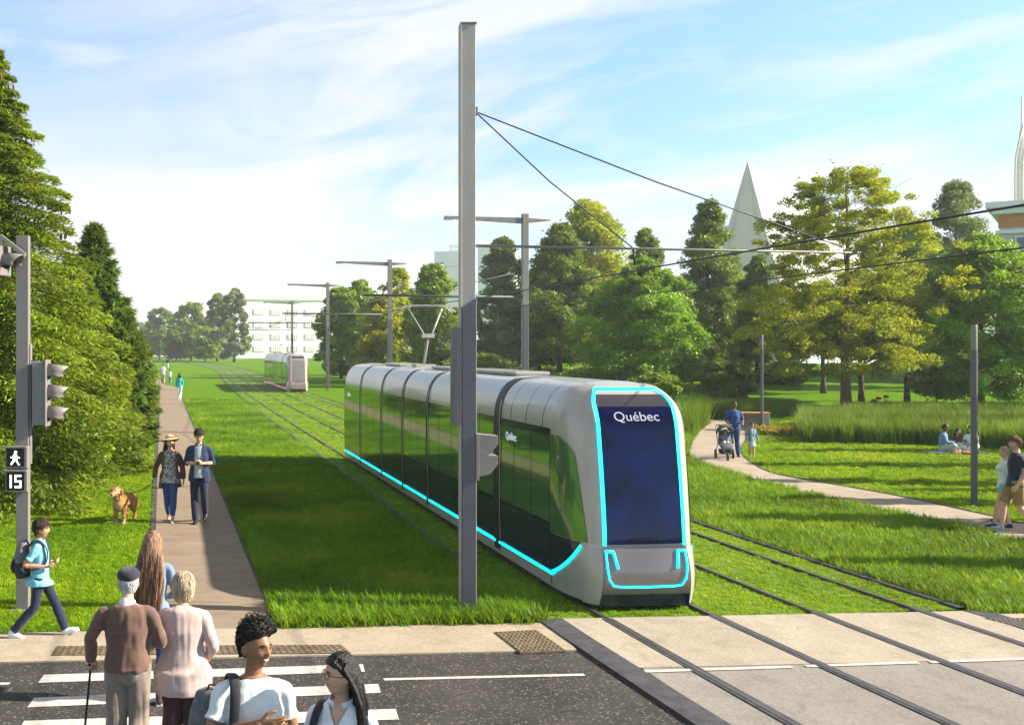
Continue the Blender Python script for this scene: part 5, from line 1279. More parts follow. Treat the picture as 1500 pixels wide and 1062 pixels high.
def hat(mt, base=None, style='sun'):
    def f(o, Mh, J):
        if base: base(o, Mh, J)
        if style == 'sun':
            m = MB(); T_ = Mh @ Matrix.Translation((0, .012, .048)) @ Matrix.Rotation(R(-10), 4, 'X'); n = 30
            prof = [(.001, .098), (.045, .094), (.078, .075), (.086, .04), (.088, .012), (.12, .004), (.16, -.006), (.195, -.022), (.20, -.020), (.16, -.002), (.12, .01), (.088, .02)]
            vs = [T_ @ V((r_ * math.cos(2 * math.pi * k / n), r_ * 1.05 * math.sin(2 * math.pi * k / n), z + (.018 * math.cos(4 * math.pi * k / n + 1) * max(0, r_ - .1) / .1))) for r_, z in prof for k in range(n)]
            m.add(vs, [(i * n + k, i * n + (k + 1) % n, (i + 1) * n + (k + 1) % n, (i + 1) * n + k) for i in range(len(prof) - 1) for k in range(n)]); h = m.obj('sun_hat', M[mt], o)
            m = MB(); n = 24; vs = [T_ @ V(((.090) * math.cos(2 * math.pi * k / n), .0925 * math.sin(2 * math.pi * k / n), z)) for z in (.012, .036) for k in range(n)]; m.add(vs, [(k, (k + 1) % n, n + (k + 1) % n, n + k) for k in range(n)]); m.obj('hat_band', M['cardigan'], h)
        else:
            m = MB(); m.ball((0, 0, 0), (.100, .128, .060), 22); m.v = [tuple(Mh @ (V(v) + V((0, .0, .082 - (v[1] + .05) * .18)))) for v in m.v]
            b = MB(); b.chain([(-.055, -.105, .066), (0, -.128, .062), (.055, -.105, .066)], [(.012, .012), (.026, .010), (.012, .012)], (0, 1, 0), 10, 4); m.add([Mh @ V(v) for v in b.v], b.f)
            b = MB(); n = 26; b.add([(.0835 * math.cos(2 * math.pi * k / n), .106 * math.sin(2 * math.pi * k / n), z - .02 * math.sin(2 * math.pi * k / n)) for z in (.046, .080) for k in range(n)], [(k, (k + 1) % n, n + (k + 1) % n, n + k) for k in range(n)]); m.add([Mh @ V(v) for v in b.v], b.f)
            me = m.mesh('cap'); wrinkle(me, .005, 16, (1, 1, 1), 3); link(me, 'cap', [M[mt]], o)
    return f
def shellhair(mt, th, line, bump=.006, f_=40, lift=0, seed=2, strands=0, sl=.05):
    def f(o, Mh, J):
        hb = hair_shell(Mh, th, hairline(*line), bump * .6, f_, seed, 64, lift); rnd = random.Random(seed)
        for p, u in scalp(strands, seed, -.09, line) if strands else ():
            a = p + u * (th - .010 + lift * max(0, u.z)); whorl = V((0, .04, .13)) - p; tan = -(whorl - u * whorl.dot(u)).normalized(); tw = u.cross(tan) * rnd.uniform(-.5, .5); l = sl * rnd.uniform(.6, 1.3); pts = []
            for i in range(5):
                t = i / 4; q = a + (tan + tw * t) * l * t; r0 = headpt((q).normalized()).length + th + lift * max(0, u.z) + .003 * math.sin(t * 3.1); q = q.normalized() * (r0 - .004 * t if q.length > .01 else .1); pts.append(Mh @ q)
            hb.tube(pts, [.0030, .0038, .0034, .0026, .0008], 4)
        hb.obj('hair', M[mt], o)
    return f
def ponytail(mt):
    def f(o, Mh, J):
        hb = hair_shell(Mh, .012, hairline(.062, .0, -.07), .004, 45, 2, 56); rnd = random.Random(2)
        for _ in range(90):
            a = V((rnd.gauss(0, .012), .10 + rnd.gauss(0, .008), .045 + rnd.gauss(0, .012))); e = V((rnd.gauss(0, .025), .20 + rnd.gauss(0, .02), -.20 + rnd.gauss(0, .03)))
            hb.tube([Mh @ a, Mh @ V((a.x * 1.4, .17, .05)), Mh @ V((e.x * .9, .20 + e.x * .2, -.06)), Mh @ e], [.007, .010, .010, .003], 5)
        hb.obj('hair', M[mt], o)
    return f
def world_of(o, p): return Matrix.LocRotScale(o.location, o.rotation_euler, o.scale) @ V(p)

GF = 'people on the crosswalk'
# young man in the white T-shirt
ym = person('young man in white T-shirt with curly black hair, holding out an open hand', PL(372, 244), 1.83, 12,
    dict(shR=(-.178, .012, 1.385), elR=(-.255, -.03, 1.165), wrR=(-.02, -.25, 1.275), elL=(.235, .02, 1.13), wrL=(.225, -.04, .88), head=(.012, -.02, 1.635)), hd=(30, -4, 3), skin='skin_brown', bw=.96, vox=.0095,
    hands=dict(R=dict(d=(.93, -.25, .06), s=(0, -.30, .95), curl=.14, spread=1.0, thumb=1.0), L=dict(curl=.4)),
    clothes=[('top', 'white_cotton', dict(sleeve=.66, flare=.014, hem=[((0, 0, .84), .200, .158)], e=.016, name='t_shirt', wr=.010, wf=9, ws=(1, 1, .7), ez=-.012)), ('trousers', 'denim', dict(e=.012))],
    hair=afro('hair_black'), shoe_mat='white_shoe', group=GF, smile=True, hair_m='hair_black')
# young woman with glasses
yw = person('young woman with glasses and long straight black hair in a white collared shirt', PL(500, 249), 1.70, -22,
    dict(elR=(-.25, .02, 1.13), wrR=(-.16, -.17, 1.02), elL=(.24, .03, 1.13), wrL=(.13, -.19, 1.02), head=(-.005, -.015, 1.63)), hd=(-50, -5, -4), skin='skin_light', fem=1, vox=.0095, hands=dict(R=dict(curl=.8), L=dict(curl=.8)),
    clothes=[('top', 'white_shirt', dict(sleeve=1.9, flare=.004, hem=[((0, 0, .84), .185, .130)], e=.017, name='shirt', wr=.007, wf=8, collar=True, open=(.50, 1.33, 1.55), v=True)), ('trousers', 'navy', dict(e=.010))],
    hair=long_hair('hair_black', .50, .06, .085, 1.15, 1000, 5, .0044, wav=.003), shoe_mat='black_shoe', group=GF, smile=True, hair_m='hair_black')
def glasses(o, Jh, hd, hs=1.0):
    Mh = Matrix.Translation(Jh) @ Matrix.Rotation(R(hd[0]), 4, 'Z') @ Matrix.Rotation(R(hd[1]), 4, 'X') @ Matrix.Rotation(R(hd[2]), 4, 'Y'); m = MB()
    for s in (-1, 1):
        m.tube([(s * .033 + .025 * math.cos(a * math.pi / 8), -.1015 + abs(s * .033 + .025 * math.cos(a * math.pi / 8)) * .12, .000 + .020 * math.sin(a * math.pi / 8)) for a in range(17)], .0020, 5, caps=False)
        m.tube([(s * .058, -.095, .004), (s * .078, -.04, .002), (s * .080, .012, -.002)], .0018, 5)
    m.tube([(-.009, -.1015, .004), (0, -.104, .007), (.009, -.1015, .004)], .0018, 5)
    m.v = [tuple(Mh @ V(v)) for v in m.v]; m.obj('glasses', M['iris'], o)
glasses(yw, V((-.005, -.015, 1.63)), (-50, -5, -4))
# elderly man
om = person('elderly man seen from behind in brown sweater and dark flat cap, leaning on a cane', PL(187, 179), 1.70, 180,
    dict(shL=(.195, .02, 1.368), shR=(-.195, .02, 1.368), elL=(.31, .03, 1.17), wrL=(.325, -.10, .95), elR=(-.285, .0, 1.13), wrR=(-.20, -.24, 1.06), upper=(0, .02, 1.37), neck=(0, -.005, 1.465), head=(0, -.055, 1.615), anL=(.11, -.10, .09), anR=(-.10, .16, .11), knR=(-.10, .0, .50)), hd=(0, 8, 0), bw=1.16, vox=.0095,
    hands=dict(L=dict(d=(.05, -.55, -.8), curl=1.15), R=dict(curl=.9)), feet=dict(R=(0, -1, -.2)),
    clothes=[('top', 'sweater_brown', dict(e=.015, sleeve=1.93, hem=[((0, .0, .90), .192, .145), ((0, 0, .93), .202, .155)], name='sweater', wr=.014, wf=9, ws=(1, 1, .4), ez=-.006)), ('trousers', 'khaki', dict(e=.018, low=.018, wr=.016, wf=8, ws=(1.2, 1, .35)))],
    hair=hat('cap_navy', shellhair('hair_white', .007, (.08, -.02, -.085), .003, 40, 0, 4, 500, .03), 'cap'), shoe_mat='black_shoe', group=GF, hair_m='hair_white')
cm = MB(); cm.chain([(0, .035, 1.425), (0, .022, 1.462), (0, .010, 1.482)], [(.080, .072), (.071, .066), (.069, .064)], (1, 0, 0), 20, 3, (.1, .05)); link(bake(cm, 'shirt_collar', .006, 2), 'shirt_collar', [M['white_shirt']], om)
# elderly woman
ow = person('elderly woman seen from behind in long pale pink sweater, with short blonde white hair', PL(268, 175.5), 1.62, 180,
    dict(shL=(.188, .012, 1.365), shR=(-.188, .012, 1.365), elL=(.295, .06, 1.125), wrL=(.31, -.16, 1.13), elR=(-.275, .04, 1.12), wrR=(-.235, -.16, .97), neck=(0, .0, 1.465), head=(0, -.035, 1.61), anL=(.10, -.08, .09), anR=(-.09, .14, .10), knR=(-.095, .0, .5)), hd=(6, 6, 0), bw=1.24, fem=.6, vox=.0095,
    hands=dict(L=dict(curl=.6), R=dict(curl=.6)), feet=dict(R=(0, -1, -.15)),
    clothes=[('top', 'sweater_pink', dict(e=.020, sleeve=1.9, hem=[((0, .01, .70), .245, .20), ((0, .01, .735), .265, .215), ((0, .0, .88), .270, .21)], name='long_sweater', wr=.011, wf=8, ws=(1.2, 1, .35), lo=1)), ('trousers', 'maroon', dict(e=.018, low=.015, wr=.010))],
    hair=shellhair('hair_blonde', .026, (.062, -.070, -.098, .014), .009, 34, .012, 2, 900, .055), shoe_mat='black_shoe', group=GF, hair_m='hair_blonde')
# woman with very long hair
lw = person('woman seen from behind with waist-long brown hair and blue knit dress', PL(224, 148), 1.68, 186,
    dict(elR=(-.235, .03, 1.13), wrR=(-.16, -.18, 1.04), elL=(.235, .03, 1.13), wrL=(.15, -.18, 1.04), anL=(.08, -.14, .09), anR=(-.07, .12, .10)), hd=(-14, 0, 0), fem=1, bw=.97, vox=.0105, hands=dict(R=dict(curl=.8), L=dict(curl=.8)),
    clothes=[('dress', 'blue_knit', dict(e=.013, sleeve=1.93, hem=[((0, .0, .66), .195, .150), ((0, 0, .80), .190, .145)], name='knit_dress', wr=.006)), ('trousers', 'denim_blue', dict(e=.008, low=-.002))],
    hair=long_hair('hair_long_brown', .72, .02, .105, 1.5, 1000, 7, .0050, wav=.014), shoe_mat='cardigan', group=GF, hair_m='hair_long_brown')

# cane
hw = world_of(om, (.335, -.155, .905)); cb = V((hw.x - .10, hw.y + .10, 0)); c = empty('walking_cane', cb, 0, 'dark walking cane held by the elderly man', 'cane')
m = MB(); d_ = hw - cb; m.tube([(0, 0, 0), d_ * .97, d_], .010, 8); m.obj('shaft', M['black'], c); m = MB(); m.tube([d_ + V((0, .07, .005)), d_ + V((0, .03, .03)), d_ + V((0, -.03, .03)), d_ + V((0, -.07, .005))], .013, 8); m.obj('handle', M['black'], c); MB().tube([(0, 0, 0), d_ * .03], .015, 8).obj('rubber_foot', M['black'], c)
# boy
bo = person('boy in light blue polo shirt striding right with a grey backpack', PL(59, 121.5), 1.48, 90,
    drop(dict(anR=(-.09, .36, .13), knR=(-.09, .06, .48), anL=(.09, -.34, .12), knL=(.09, -.19, .50), elR=(-.225, .17, 1.09), wrR=(-.17, -.115, 1.06), elL=(.215, .15, 1.10), wrL=(.15, -.13, 1.07)), .065), hd=(0, 0, 0), hs=1.12, skin='skin_tan', bw=.96, vox=.0105, feet=dict(L=(0, -1, .38), R=(0, -1, -.25)),
    hands=dict(R=dict(curl=1.15), L=dict(curl=1.15)),
    clothes=[('top', 'polo_blue', dict(sleeve=.68, flare=.014, hem=[((0, .01, .775), .200, .205), ((0, .01, .84), .195, .185)], e=.018, name='polo_shirt', wr=.007, collar=True)), ('trousers', 'denim', dict(e=.008, wr=.007))],
    hair=shellhair('hair_brown', .018, (.052, -.006, -.062), .007, 34, .014, 3, 700, .045), shoe_mat='white_shoe', hair_m='hair_brown')
def backpack(o, c, d, label, m1, m2, straps, rz=0, tilt=0):
    """c: centre in the wearer's local space; d size"""
    k = o.scale[0]; r = empty('backpack', world_of(o, c), 0, label, 'backpack'); r.rotation_euler = (0, 0, o.rotation_euler[2] + R(rz)); r.scale = (k, k, k)
    w, t, h = d; mb = MB(); mb.chain([(0, 0, -h * .5), (0, .01, -h * .3), (0, .01, .1 * h), (0, -.01, h * .5)], [(w * .42, t * .45), (w * .5, t * .5), (w * .48, t * .48), (w * .34, t * .32)], (1, 0, 0), 18, 5, (.35, .6)); me = bake(mb, 'bag_body', .010, 2); wrinkle(me, .006, 14)
    low = np.array([p.center[2] < -.02 for p in me.polygons]).astype(np.int32); b_ = link(me, 'bag_body', [M[m1], M[m2]], r); me.polygons.foreach_set('material_index', low)
    mb = MB(); mb.chain([(0, t * .45, -h * .36), (0, t * .56, -h * .2), (0, t * .5, h * .02)], [(w * .34, t * .16), (w * .38, t * .22), (w * .33, t * .12)], (1, 0, 0), 14, 4, (.6, .6)); link(bake(mb, 'front_pocket', .010, 2), 'front_pocket', [M[m2]], r)
    MB().tube([(-.03, -t * .2, h * .56), (-.02, -t * .2, h * .62), (.02, -t * .2, h * .62), (.03, -t * .2, h * .56)], .007, 6).obj('carry_loop', M['black_cloth'], r)
    inv = Matrix.LocRotScale(r.location, r.rotation_euler, r.scale).inverted()
    for st in straps:
        mb = MB(); P = [inv @ world_of(o, p) for p in st]; mb.chain(P, [(.030, .008)] * len(P), (1, 0, 0), 10, 5, (.3, .3)); mb.obj('strap', M['pack_dark'], r)
    return r
backpack(bo, (0, .245, 1.13), (.33, .23, .46), 'grey and black backpack worn by the boy', 'pack_grey', 'pack_dark',
    [[(s * .10, .19, 1.28), (s * .105, .08, 1.405), (s * .11, -.02, 1.41), (s * .115, -.115, 1.30), (s * .12, -.125, 1.16), (s * .135, -.06, 1.05), (s * .13, .12, 1.0)] for s in (-1, 1)])
backpack(ym, (-.20, .24, 1.06), (.32, .20, .50), 'dark grey backpack slung over the young man\'s shoulder', 'pack_grey', 'pack_grey',
    [[(-.13, .19, 1.28), (-.125, .10, 1.44), (-.120, .0, 1.475), (-.125, -.095, 1.42), (-.135, -.135, 1.30), (-.15, -.125, 1.15), (-.19, .02, 1.02)]], rz=-14)
sbg = backpack(yw, (-.27, .10, 1.00), (.24, .13, .32), 'small black shoulder bag of the young woman', 'black_cloth', 'black_cloth',
    [[(-.20, .10, 1.12), (-.13, .06, 1.40), (-.125, .01, 1.445), (-.135, -.075, 1.40), (-.16, -.125, 1.25), (-.20, -.10, 1.12)]], rz=-20); sbg.name = 'shoulder_bag'; sbg['category'] = 'bag'
tb = empty('tablet', world_of(yw, (-.02, -.235, 1.03)), R(-22), 'grey tablet held by the young woman at the bottom edge', 'tablet'); MB().box((0, 0, 0), (.24, .012, .17)).obj('case', M['signal'], tb, .004)
# couple on the footpath
hwm = person('woman in straw hat, brown cardigan and floral blouse walking with a dog', PL(249, 72.9), 1.74, 2,
    dict(elR=(-.275, .03, 1.14), wrR=(-.315, -.05, .90), elL=(.25, .03, 1.13), wrL=(.275, -.02, .87), anL=(.055, -.10, .09), anR=(-.035, .16, .10), knL=(.075, -.06, .5), knR=(-.06, .03, .5)), hd=(24, -4, 0), fem=1, bw=1.05, vox=.0125, feet=dict(R=(0, -1, -.2)), hands=dict(R=dict(curl=1.0)),
    clothes=[('top', 'floral', dict(e=.014, sleeve=0, hem=[((0, -.01, .80), .235, .185), ((0, 0, .90), .195, .15)], name='blouse', ez=-.05)), ('jacket', 'cardigan', dict(e=.030, sleeve=1.95, hem=[((0, .02, .72), .245, .17), ((0, .01, .86), .215, .155)], name='cardigan', open=(.115, .3, 1.6), ez=-.03, wr=.01)), ('trousers', 'denim_blue', dict(e=.006, len=1.85))],
    hair=hat('straw', long_hair('hair_brown', .34, 0, .03, 1.25, 110, 8, .009), 'sun'), shoes='flat', shoe_mat='beige', group='couple on the footpath', hair_m='hair_brown')
phm = person('man in open dark denim shirt walking and looking at his phone', PL(292, 73.4), 1.88, -2,
    dict(elR=(-.25, .03, 1.13), wrR=(-.075, -.235, 1.14), elL=(.25, .03, 1.13), wrL=(.085, -.235, 1.14), anL=(.09, .22, .18), knL=(.095, -.03, .52), anR=(-.06, -.10, .09), head=(.0, -.035, 1.63)), hd=(6, 20, 0), vox=.0125, feet=dict(L=(0, -1, -.6)),
    hands=dict(R=dict(d=(.8, -.5, .15), s=(0, -.3, 1), curl=.5), L=dict(d=(-.8, -.5, .15), s=(0, -.3, 1), curl=.5)),
    clothes=[('top', 'grey_tee', dict(e=.012, sleeve=.2, hem=[((0, 0, .86), .18, .128)], name='t_shirt', ez=-.02)), ('jacket', 'denim_shirt', dict(e=.028, sleeve=1.15, hem=[((0, .02, .80), .215, .15)], name='denim_shirt', open=(.078, .3, 1.6), ez=-.01, collar=True)), ('trousers', 'denim', dict(e=.008))],
    hair=shellhair('hair_brown', .013, (.066, .01, -.05), .007, 40, .024, 5, 500, .04), shoe_mat='black_shoe', group='couple on the footpath', smile=True)
ph = empty('phone', world_of(phm, (.005, -.305, 1.165)), 0, 'black phone held by the man in the denim shirt', 'phone'); MB().box((0, 0, 0), (.075, .010, .15), 0, 0, Matrix.Rotation(R(-55), 3, 'X')).obj('case', M['screen'], ph, .003)
# dog
def dog():
    b = MB(); b.chain([(0, .42, .44), (0, .30, .45), (0, .08, .43), (0, -.16, .42), (0, -.30, .44)], [(.085, .10), (.118, .135), (.115, .130), (.135, .165), (.10, .125)], (1, 0, 0), 18, 4)
    b.chain([(0, -.24, .46), (0, -.34, .56), (0, -.41, .66)], [(.11, .13), (.088, .10), (.075, .08)], (1, 0, 0), 16, 4)
    b.chain([(0, -.37, .70), (0, -.46, .695), (0, -.54, .665), (0, -.63, .65)], [(.072, .068), (.080, .075), (.048, .045), (.035, .032)], (1, 0, 0), 16, 4)
    for s in (-1, 1):
        b.chain([(s * .055, -.40, .74), (s * .098, -.42, .70), (s * .102, -.43, .625)], [(.018, .03), (.016, .042), (.012, .026)], (0, 1, 0), 10, 3)
        b.chain([(s * .085, -.22, .40), (s * .088, -.23, .27), (s * .085, -.245, .17), (s * .082, -.23, .06), (s * .082, -.27, .03)], [.066, .050, .036, .030, .034], (1, 0, 0), 12, 3)
        b.chain([(s * .085, .30, .42), (s * .10, .22, .28), (s * .095, .35, .18), (s * .095, .34, .06), (s * .095, .30, .03)], [(.08, .10), .055, .032, .028, .034], (1, 0, 0), 12, 3)
    b.chain([(0, .42, .47), (0, .55, .42), (0, .66, .32), (0, .72, .24)], [.035, .045, .05, .02], (1, 0, 0), 10, 3)
    me = bake(b, 'dog', .010, 1); wrinkle(me, .010, 22, (1, 1, .5), 4)
    o = link(me, 'dog', [mat('golden_fur', (.55, .26, .075), .8, 0, .45, 26, .8, 90, stretch=(1, 1, .3)), mat('pale_fur', (.62, .50, .38), .8, 0, .2, 26, .6, 90)], None)
    c = np.array([p.center[:] for p in me.polygons]); pale = ((c[:, 1] < -.44) & (c[:, 2] > .60) & (np.abs(c[:, 0]) < .085)) | ((np.abs(c[:, 0]) < .05) & (c[:, 1] < -.2) & (c[:, 2] < .5)) | ((c[:, 2] < .12) & (c[:, 1] < 0))
    me.polygons.foreach_set('material_index', pale.astype(np.int32)); tag(o, 'golden retriever with pale face standing on the grass on a leash', 'dog')
    for s in (-1, 1): MB().ball((s * .040, -.525, .712), .011, 10).obj('eye', M['iris'], o)
    MB().ball((0, -.662, .66), (.018, .012, .014), 10).obj('nose', M['iris'], o)
    r = np.random.default_rng(1); v = co_of(me); i = r.integers(0, len(v), 9000); leafcloud('fur', v[i] * 1.0 + r.normal(0, .003, (9000, 3)), np.full(9000, .0075), M['furleaf'], o, flat=0, seed=3, elong=3.2, droop=1.2)
    m = MB(); m.tube([(.085 * math.cos(a), -.36 + .085 * math.sin(a), .60 + .045 * -math.sin(a)) for a in np.linspace(0, 6.283, 15)], .010, 6); m.obj('collar', M['black_cloth'], o)
    return o
M['furleaf'] = leaf_mat('fur_strand', (.38, .16, .035), (.78, .50, .22), .1, .02)
dg_ = dog(); dg_.location = PL(181, 73.5) + V((0, .1, 0)); dg_.rotation_euler = (0, 0, R(-13))
hp_ = world_of(hwm, (-.325, -.085, .82)); dp = world_of(dg_, (.03, -.30, .66)); m = MB(); m.tube([hp_.lerp(dp, t) - V((0, 0, .09 * math.sin(math.pi * t))) for t in (0, .2, .4, .6, .8, 1)], .009, 6); m.tube([hp_ + V((0, .02, .05)), hp_ + V((-.02, -.02, .03)), hp_], .008, 6)
tag(m.obj('leash', M['black_cloth']), 'dark leash between the woman in the straw hat and the dog', 'leash')
# far walkers
FW = 'walkers far up the footpath'
person('far man in white shirt and beige trousers seen from behind', PL(239, 14.9), 1.95, 180, dict(anL=(.09, -.2, .1), anR=(-.09, .2, .12)), bw=1.1, vox=.022, face=False, clothes=[('top', 'white_cotton', dict(e=.02, sleeve=.7, hem=[((0, 0, .84), .19, .14)])), ('trousers', 'beige', dict(e=.018))], hair=shellhair('hair_brown', .016, (.06, 0, -.06)), shoe_mat='black_shoe', group=FW)
person('small child in white top far up the path', PL(249, 14.9), 1.40, 180, dict(anL=(.09, -.1, .1), anR=(-.09, .1, .1)), hs=1.2, vox=.022, face=False, clothes=[('top', 'white_shirt', dict(e=.02, sleeve=.7, hem=[((0, 0, .84), .19, .14)])), ('trousers', 'light_denim', dict(e=.018))], hair=shellhair('hair_brown', .016, (.06, 0, -.06)), shoe_mat='black_shoe', group=FW)
person('farthest walker in dark jacket, a tiny figure on the path', PL(245.5, 8.3), 1.80, 180, dict(anL=(.09, -.1, .1), anR=(-.09, .1, .1)), vox=.03, face=False, clothes=[('top', 'navy', dict(e=.03, hem=[((0, 0, .84), .19, .14)])), ('trousers', 'white_cotton', dict(e=.018))], hair=shellhair('hair_black', .016, (.06, 0, -.06)), shoe_mat='black_shoe', group=FW)
person('woman in turquoise top and white trousers walking away up the path', PL(263, 21.4), 1.78, 180, dict(anL=(.07, -.15, .1), anR=(-.07, .15, .12)), fem=1, vox=.020, face=False, clothes=[('top', 'teal', dict(e=.02, hem=[((0, 0, .82), .185, .14)])), ('trousers', 'white_cotton', dict(e=.014))], hair=long_hair('hair_brown', .30, 0, .06, 1.1, 80, 3, .012), shoe_mat='white_shoe', group=FW)
# family with the pushchair
fa = person('father in dark blue shirt pushing a pushchair', PL(1075, 45.4), 1.80, -10, dict(elR=(-.26, -.02, 1.15), wrR=(-.20, -.30, 1.03), elL=(.26, -.02, 1.15), wrL=(.19, -.30, 1.03), anL=(.10, -.12, .09), anR=(-.10, .2, .13), head=(-.0, -.05, 1.625)), hd=(12, 16, 0), skin='skin_dark', bw=1.12, vox=.014, hands=dict(R=dict(curl=1.1), L=dict(curl=1.1)),
    clothes=[('top', 'royal', dict(e=.018, sleeve=.95, hem=[((0, 0, .86), .195, .145)], name='shirt', collar=True)), ('trousers', 'denim_blue', dict(e=.012))], hair=shellhair('hair_black', .006, (.07, .01, -.05), .002), shoe_mat='black_shoe', hair_m='hair_black', group='family on the curved path', smile=True)
gi_ = person('little girl in blue denim jacket and grey dress walking beside the pushchair', PL(1101, 46), 1.12, 4, dict(elL=(.26, .03, 1.13), wrL=(.32, -.05, .92), elR=(-.26, .03, 1.13), wrR=(-.30, -.06, .92), anL=(.06, -.1, .09), anR=(-.06, .1, .09)), hd=(-4, 6, 0), hs=1.28, skin='skin_tan', fem=.3, vox=.016,
    clothes=[('dress', 'grey_tee', dict(e=.016, sleeve=0, hem=[((0, 0, .58), .225, .18), ((0, 0, .8), .18, .14)], name='dress')), ('jacket', 'light_denim', dict(e=.032, sleeve=1.85, hem=[((0, .02, .86), .205, .155)], name='denim_jacket', open=(.07, .3, 1.6), ez=-.03))], hair=shellhair('hair_brown', .016, (.058, -.03, -.08), .004), shoe_mat='beige', group='family on the curved path')
def pushchair(loc, rz):
    r = empty('pushchair', loc, R(rz), 'black pushchair with hood carrying a baby', 'pushchair')
    for x, y, q in ((-.26, .28, .15), (.26, .28, .15), (0, -.42, .13)):
        w_ = MB(); w_.lathe([(q - .035, -.02), (q, -.022), (q + .006, 0), (q, .022), (q - .035, .02)], 22, (x, y, q), 0, Matrix.Rotation(R(90), 3, 'Y')); wo = w_.obj('wheel', M['black'], r)
        w_ = MB(); w_.lathe([(.001, -.02), (.03, -.02), (.03, .02), (.001, .02)], 10, (x, y, q), 0, Matrix.Rotation(R(90), 3, 'Y'))
        for a in range(5): w_.tube([(x, y, q), (x, y + (q - .03) * math.cos(a * 1.2566), q + (q - .03) * math.sin(a * 1.2566))], .008, 5)
        w_.obj('rim', M['signal'], wo)
    f = MB()
    for s in (-1, 1): f.tube([(s * .05, -.42, .22), (s * .16, -.30, .38), (s * .23, .0, .52), (s * .25, .34, .95), (s * .22, .44, 1.05)], .014, 7); f.tube([(s * .26, .28, .15), (s * .23, .10, .45), (s * .21, -.1, .56)], .013, 7)
    f.tube([(-.22, .44, 1.05), (0, .47, 1.06), (.22, .44, 1.05)], .017, 7); f.tube([(-.26, .28, .15), (.26, .28, .15)], .012, 7); f.tube([(-.05, -.42, .22), (.05, -.42, .22)], .012, 6); f.obj('frame', M['steel_dark'], r)
    m = MB(); m.chain([(0, -.30, .38), (0, -.16, .50), (0, .08, .47), (0, .22, .62), (0, .30, .88)], [(.17, .03), (.20, .04), (.20, .05), (.20, .045), (.17, .035)], (1, 0, 0), 16, 4); link(bake(m, 'seat', .014, 2), 'seat', [M['pack_grey']], r)
    m = MB(); m.grid(lambda a, b: V((math.cos(a) * .24, .02 + .26 * b - .26 * math.sin(a) * (1 - b) * .9, .80 + .30 * math.sin(a) * (.75 + .25 * b))), [R(t) for t in range(0, 181, 12)], [0, .33, .66, 1]); ho = m.obj('hood', M['pack_dark'], r); ho.modifiers.new('s', 'SOLIDIFY').thickness = .012
    m = MB(); m.box((0, .12, .26), (.36, .34, .14)); m.obj('basket', M['black_cloth'], r, .03)
    m = MB(); m.tube([(-.22, -.12, .62), (0, -.2, .64), (.22, -.12, .62)], .018, 7); m.obj('bumper_bar', M['black'], r)
    return r
pc = pushchair(PL(1063, 46.6) + V((0, .0, 0)), -14)
SIT = dict(pel=(0, 0, .12), waist=(0, .01, .25), chest=(0, .0, .41), upper=(0, -.01, .535), neck=(0, -.02, .635), head=(0, -.05, .795), shL=(.178, -.01, .565), shR=(-.178, -.01, .565), hipL=(.09, 0, .11), hipR=(-.09, 0, .11), knL=(.27, -.33, .25), knR=(-.27, -.33, .25), anL=(.02, -.42, .09), anR=(-.06, -.30, .09), elL=(.24, -.10, .34), elR=(-.24, -.10, .34), wrL=(.10, -.32, .33), wrR=(-.10, -.32, .33))
wb = world_of(pc, (0, .10, .50)); bs = dict(SIT); bs.update(knL=(.12, -.40, .16), knR=(-.12, -.40, .16), anL=(.12, -.62, -.08), anR=(-.12, -.62, -.08))
person('baby with blue top sitting in the pushchair', wb, .80, -14, bs, hs=1.5, skin='skin_tan', vox=.024, clothes=[('top', 'light_denim', dict(e=.02, sleeve=1.6)), ('trousers', 'white_cotton', dict(e=.02))], hair=shellhair('hair_brown', .008, (.06, 0, -.05)), shoe_mat='white_shoe', hair_m='hair_brown')
# picnic
b0 = G(1402, 664); bl_ = MB(); bl_.grid(lambda x, y: (x, y, .05 + .012 * math.sin(x * 7 + y * 3)), [-.95 + i * .1 for i in range(20)], [-.4 + i * .1 for i in range(9)]); o = bl_.obj('picnic_blanket', M['grey_tee'], None, 0, b0, R(4)); tag(o, 'pale picnic blanket spread on the lawn under the three sitting people', 'blanket')
GP = 'picnic group on the lawn'
person('man in light blue shirt sitting on the picnic blanket', G(1382, 664) + V((0, 0, .05)), 1.78, 55, SIT, hd=(15, 14, 0), skin='skin_dark', vox=.018, clothes=[('top', 'light_denim', dict(e=.02, sleeve=1.9)), ('trousers', 'grey_tee', dict(e=.018))], hair=shellhair('hair_black', .014, (.062, 0, -.06)), shoe_mat='white_shoe', hair_m='hair_black', group=GP)
person('girl in brown dress sitting between the two adults of the picnic', G(1402, 663) + V((0, 0, .05)), 1.42, 8, SIT, hd=(-8, 5, 0), hs=1.12, skin='skin_tan', fem=.4, vox=.018, clothes=[('top', 'cardigan', dict(e=.02, sleeve=.6)), ('trousers', 'beige', dict(e=.02))], hair=long_hair('hair_black', .28, 0, .05, 1.2, 80, 3, .012), shoe_mat='white_shoe', hair_m='hair_black', group=GP)
person('woman in white dress sitting half hidden behind the lamp post', G(1423, 664) + V((0, 0, .05)), 1.65, -50, SIT, hd=(-12, 8, 0), skin='skin_light', fem=1, vox=.018, clothes=[('top', 'white_shirt', dict(e=.02, sleeve=.6)), ('trousers', 'white_cotton', dict(e=.03))], hair=long_hair('hair_black', .30, 0, .06, 1.2, 80, 4, .012), shoe_mat='white_shoe', hair_m='hair_black', group=GP)
fd_ = empty('picnic_food', G(1411, 666) + V((0, 0, .06)), 0, 'orange picnic food and plates in front of the sitting girl', 'food'); m = MB()
for i in range(5): m.ball((-.25 + .12 * i, .03 * math.sin(i * 2), .04), (.05, .05, .035), 10)
m.obj('fruit', mat('orange_fruit', (.75, .22, .04), .5, 0, .2, 20), fd_); m = MB()
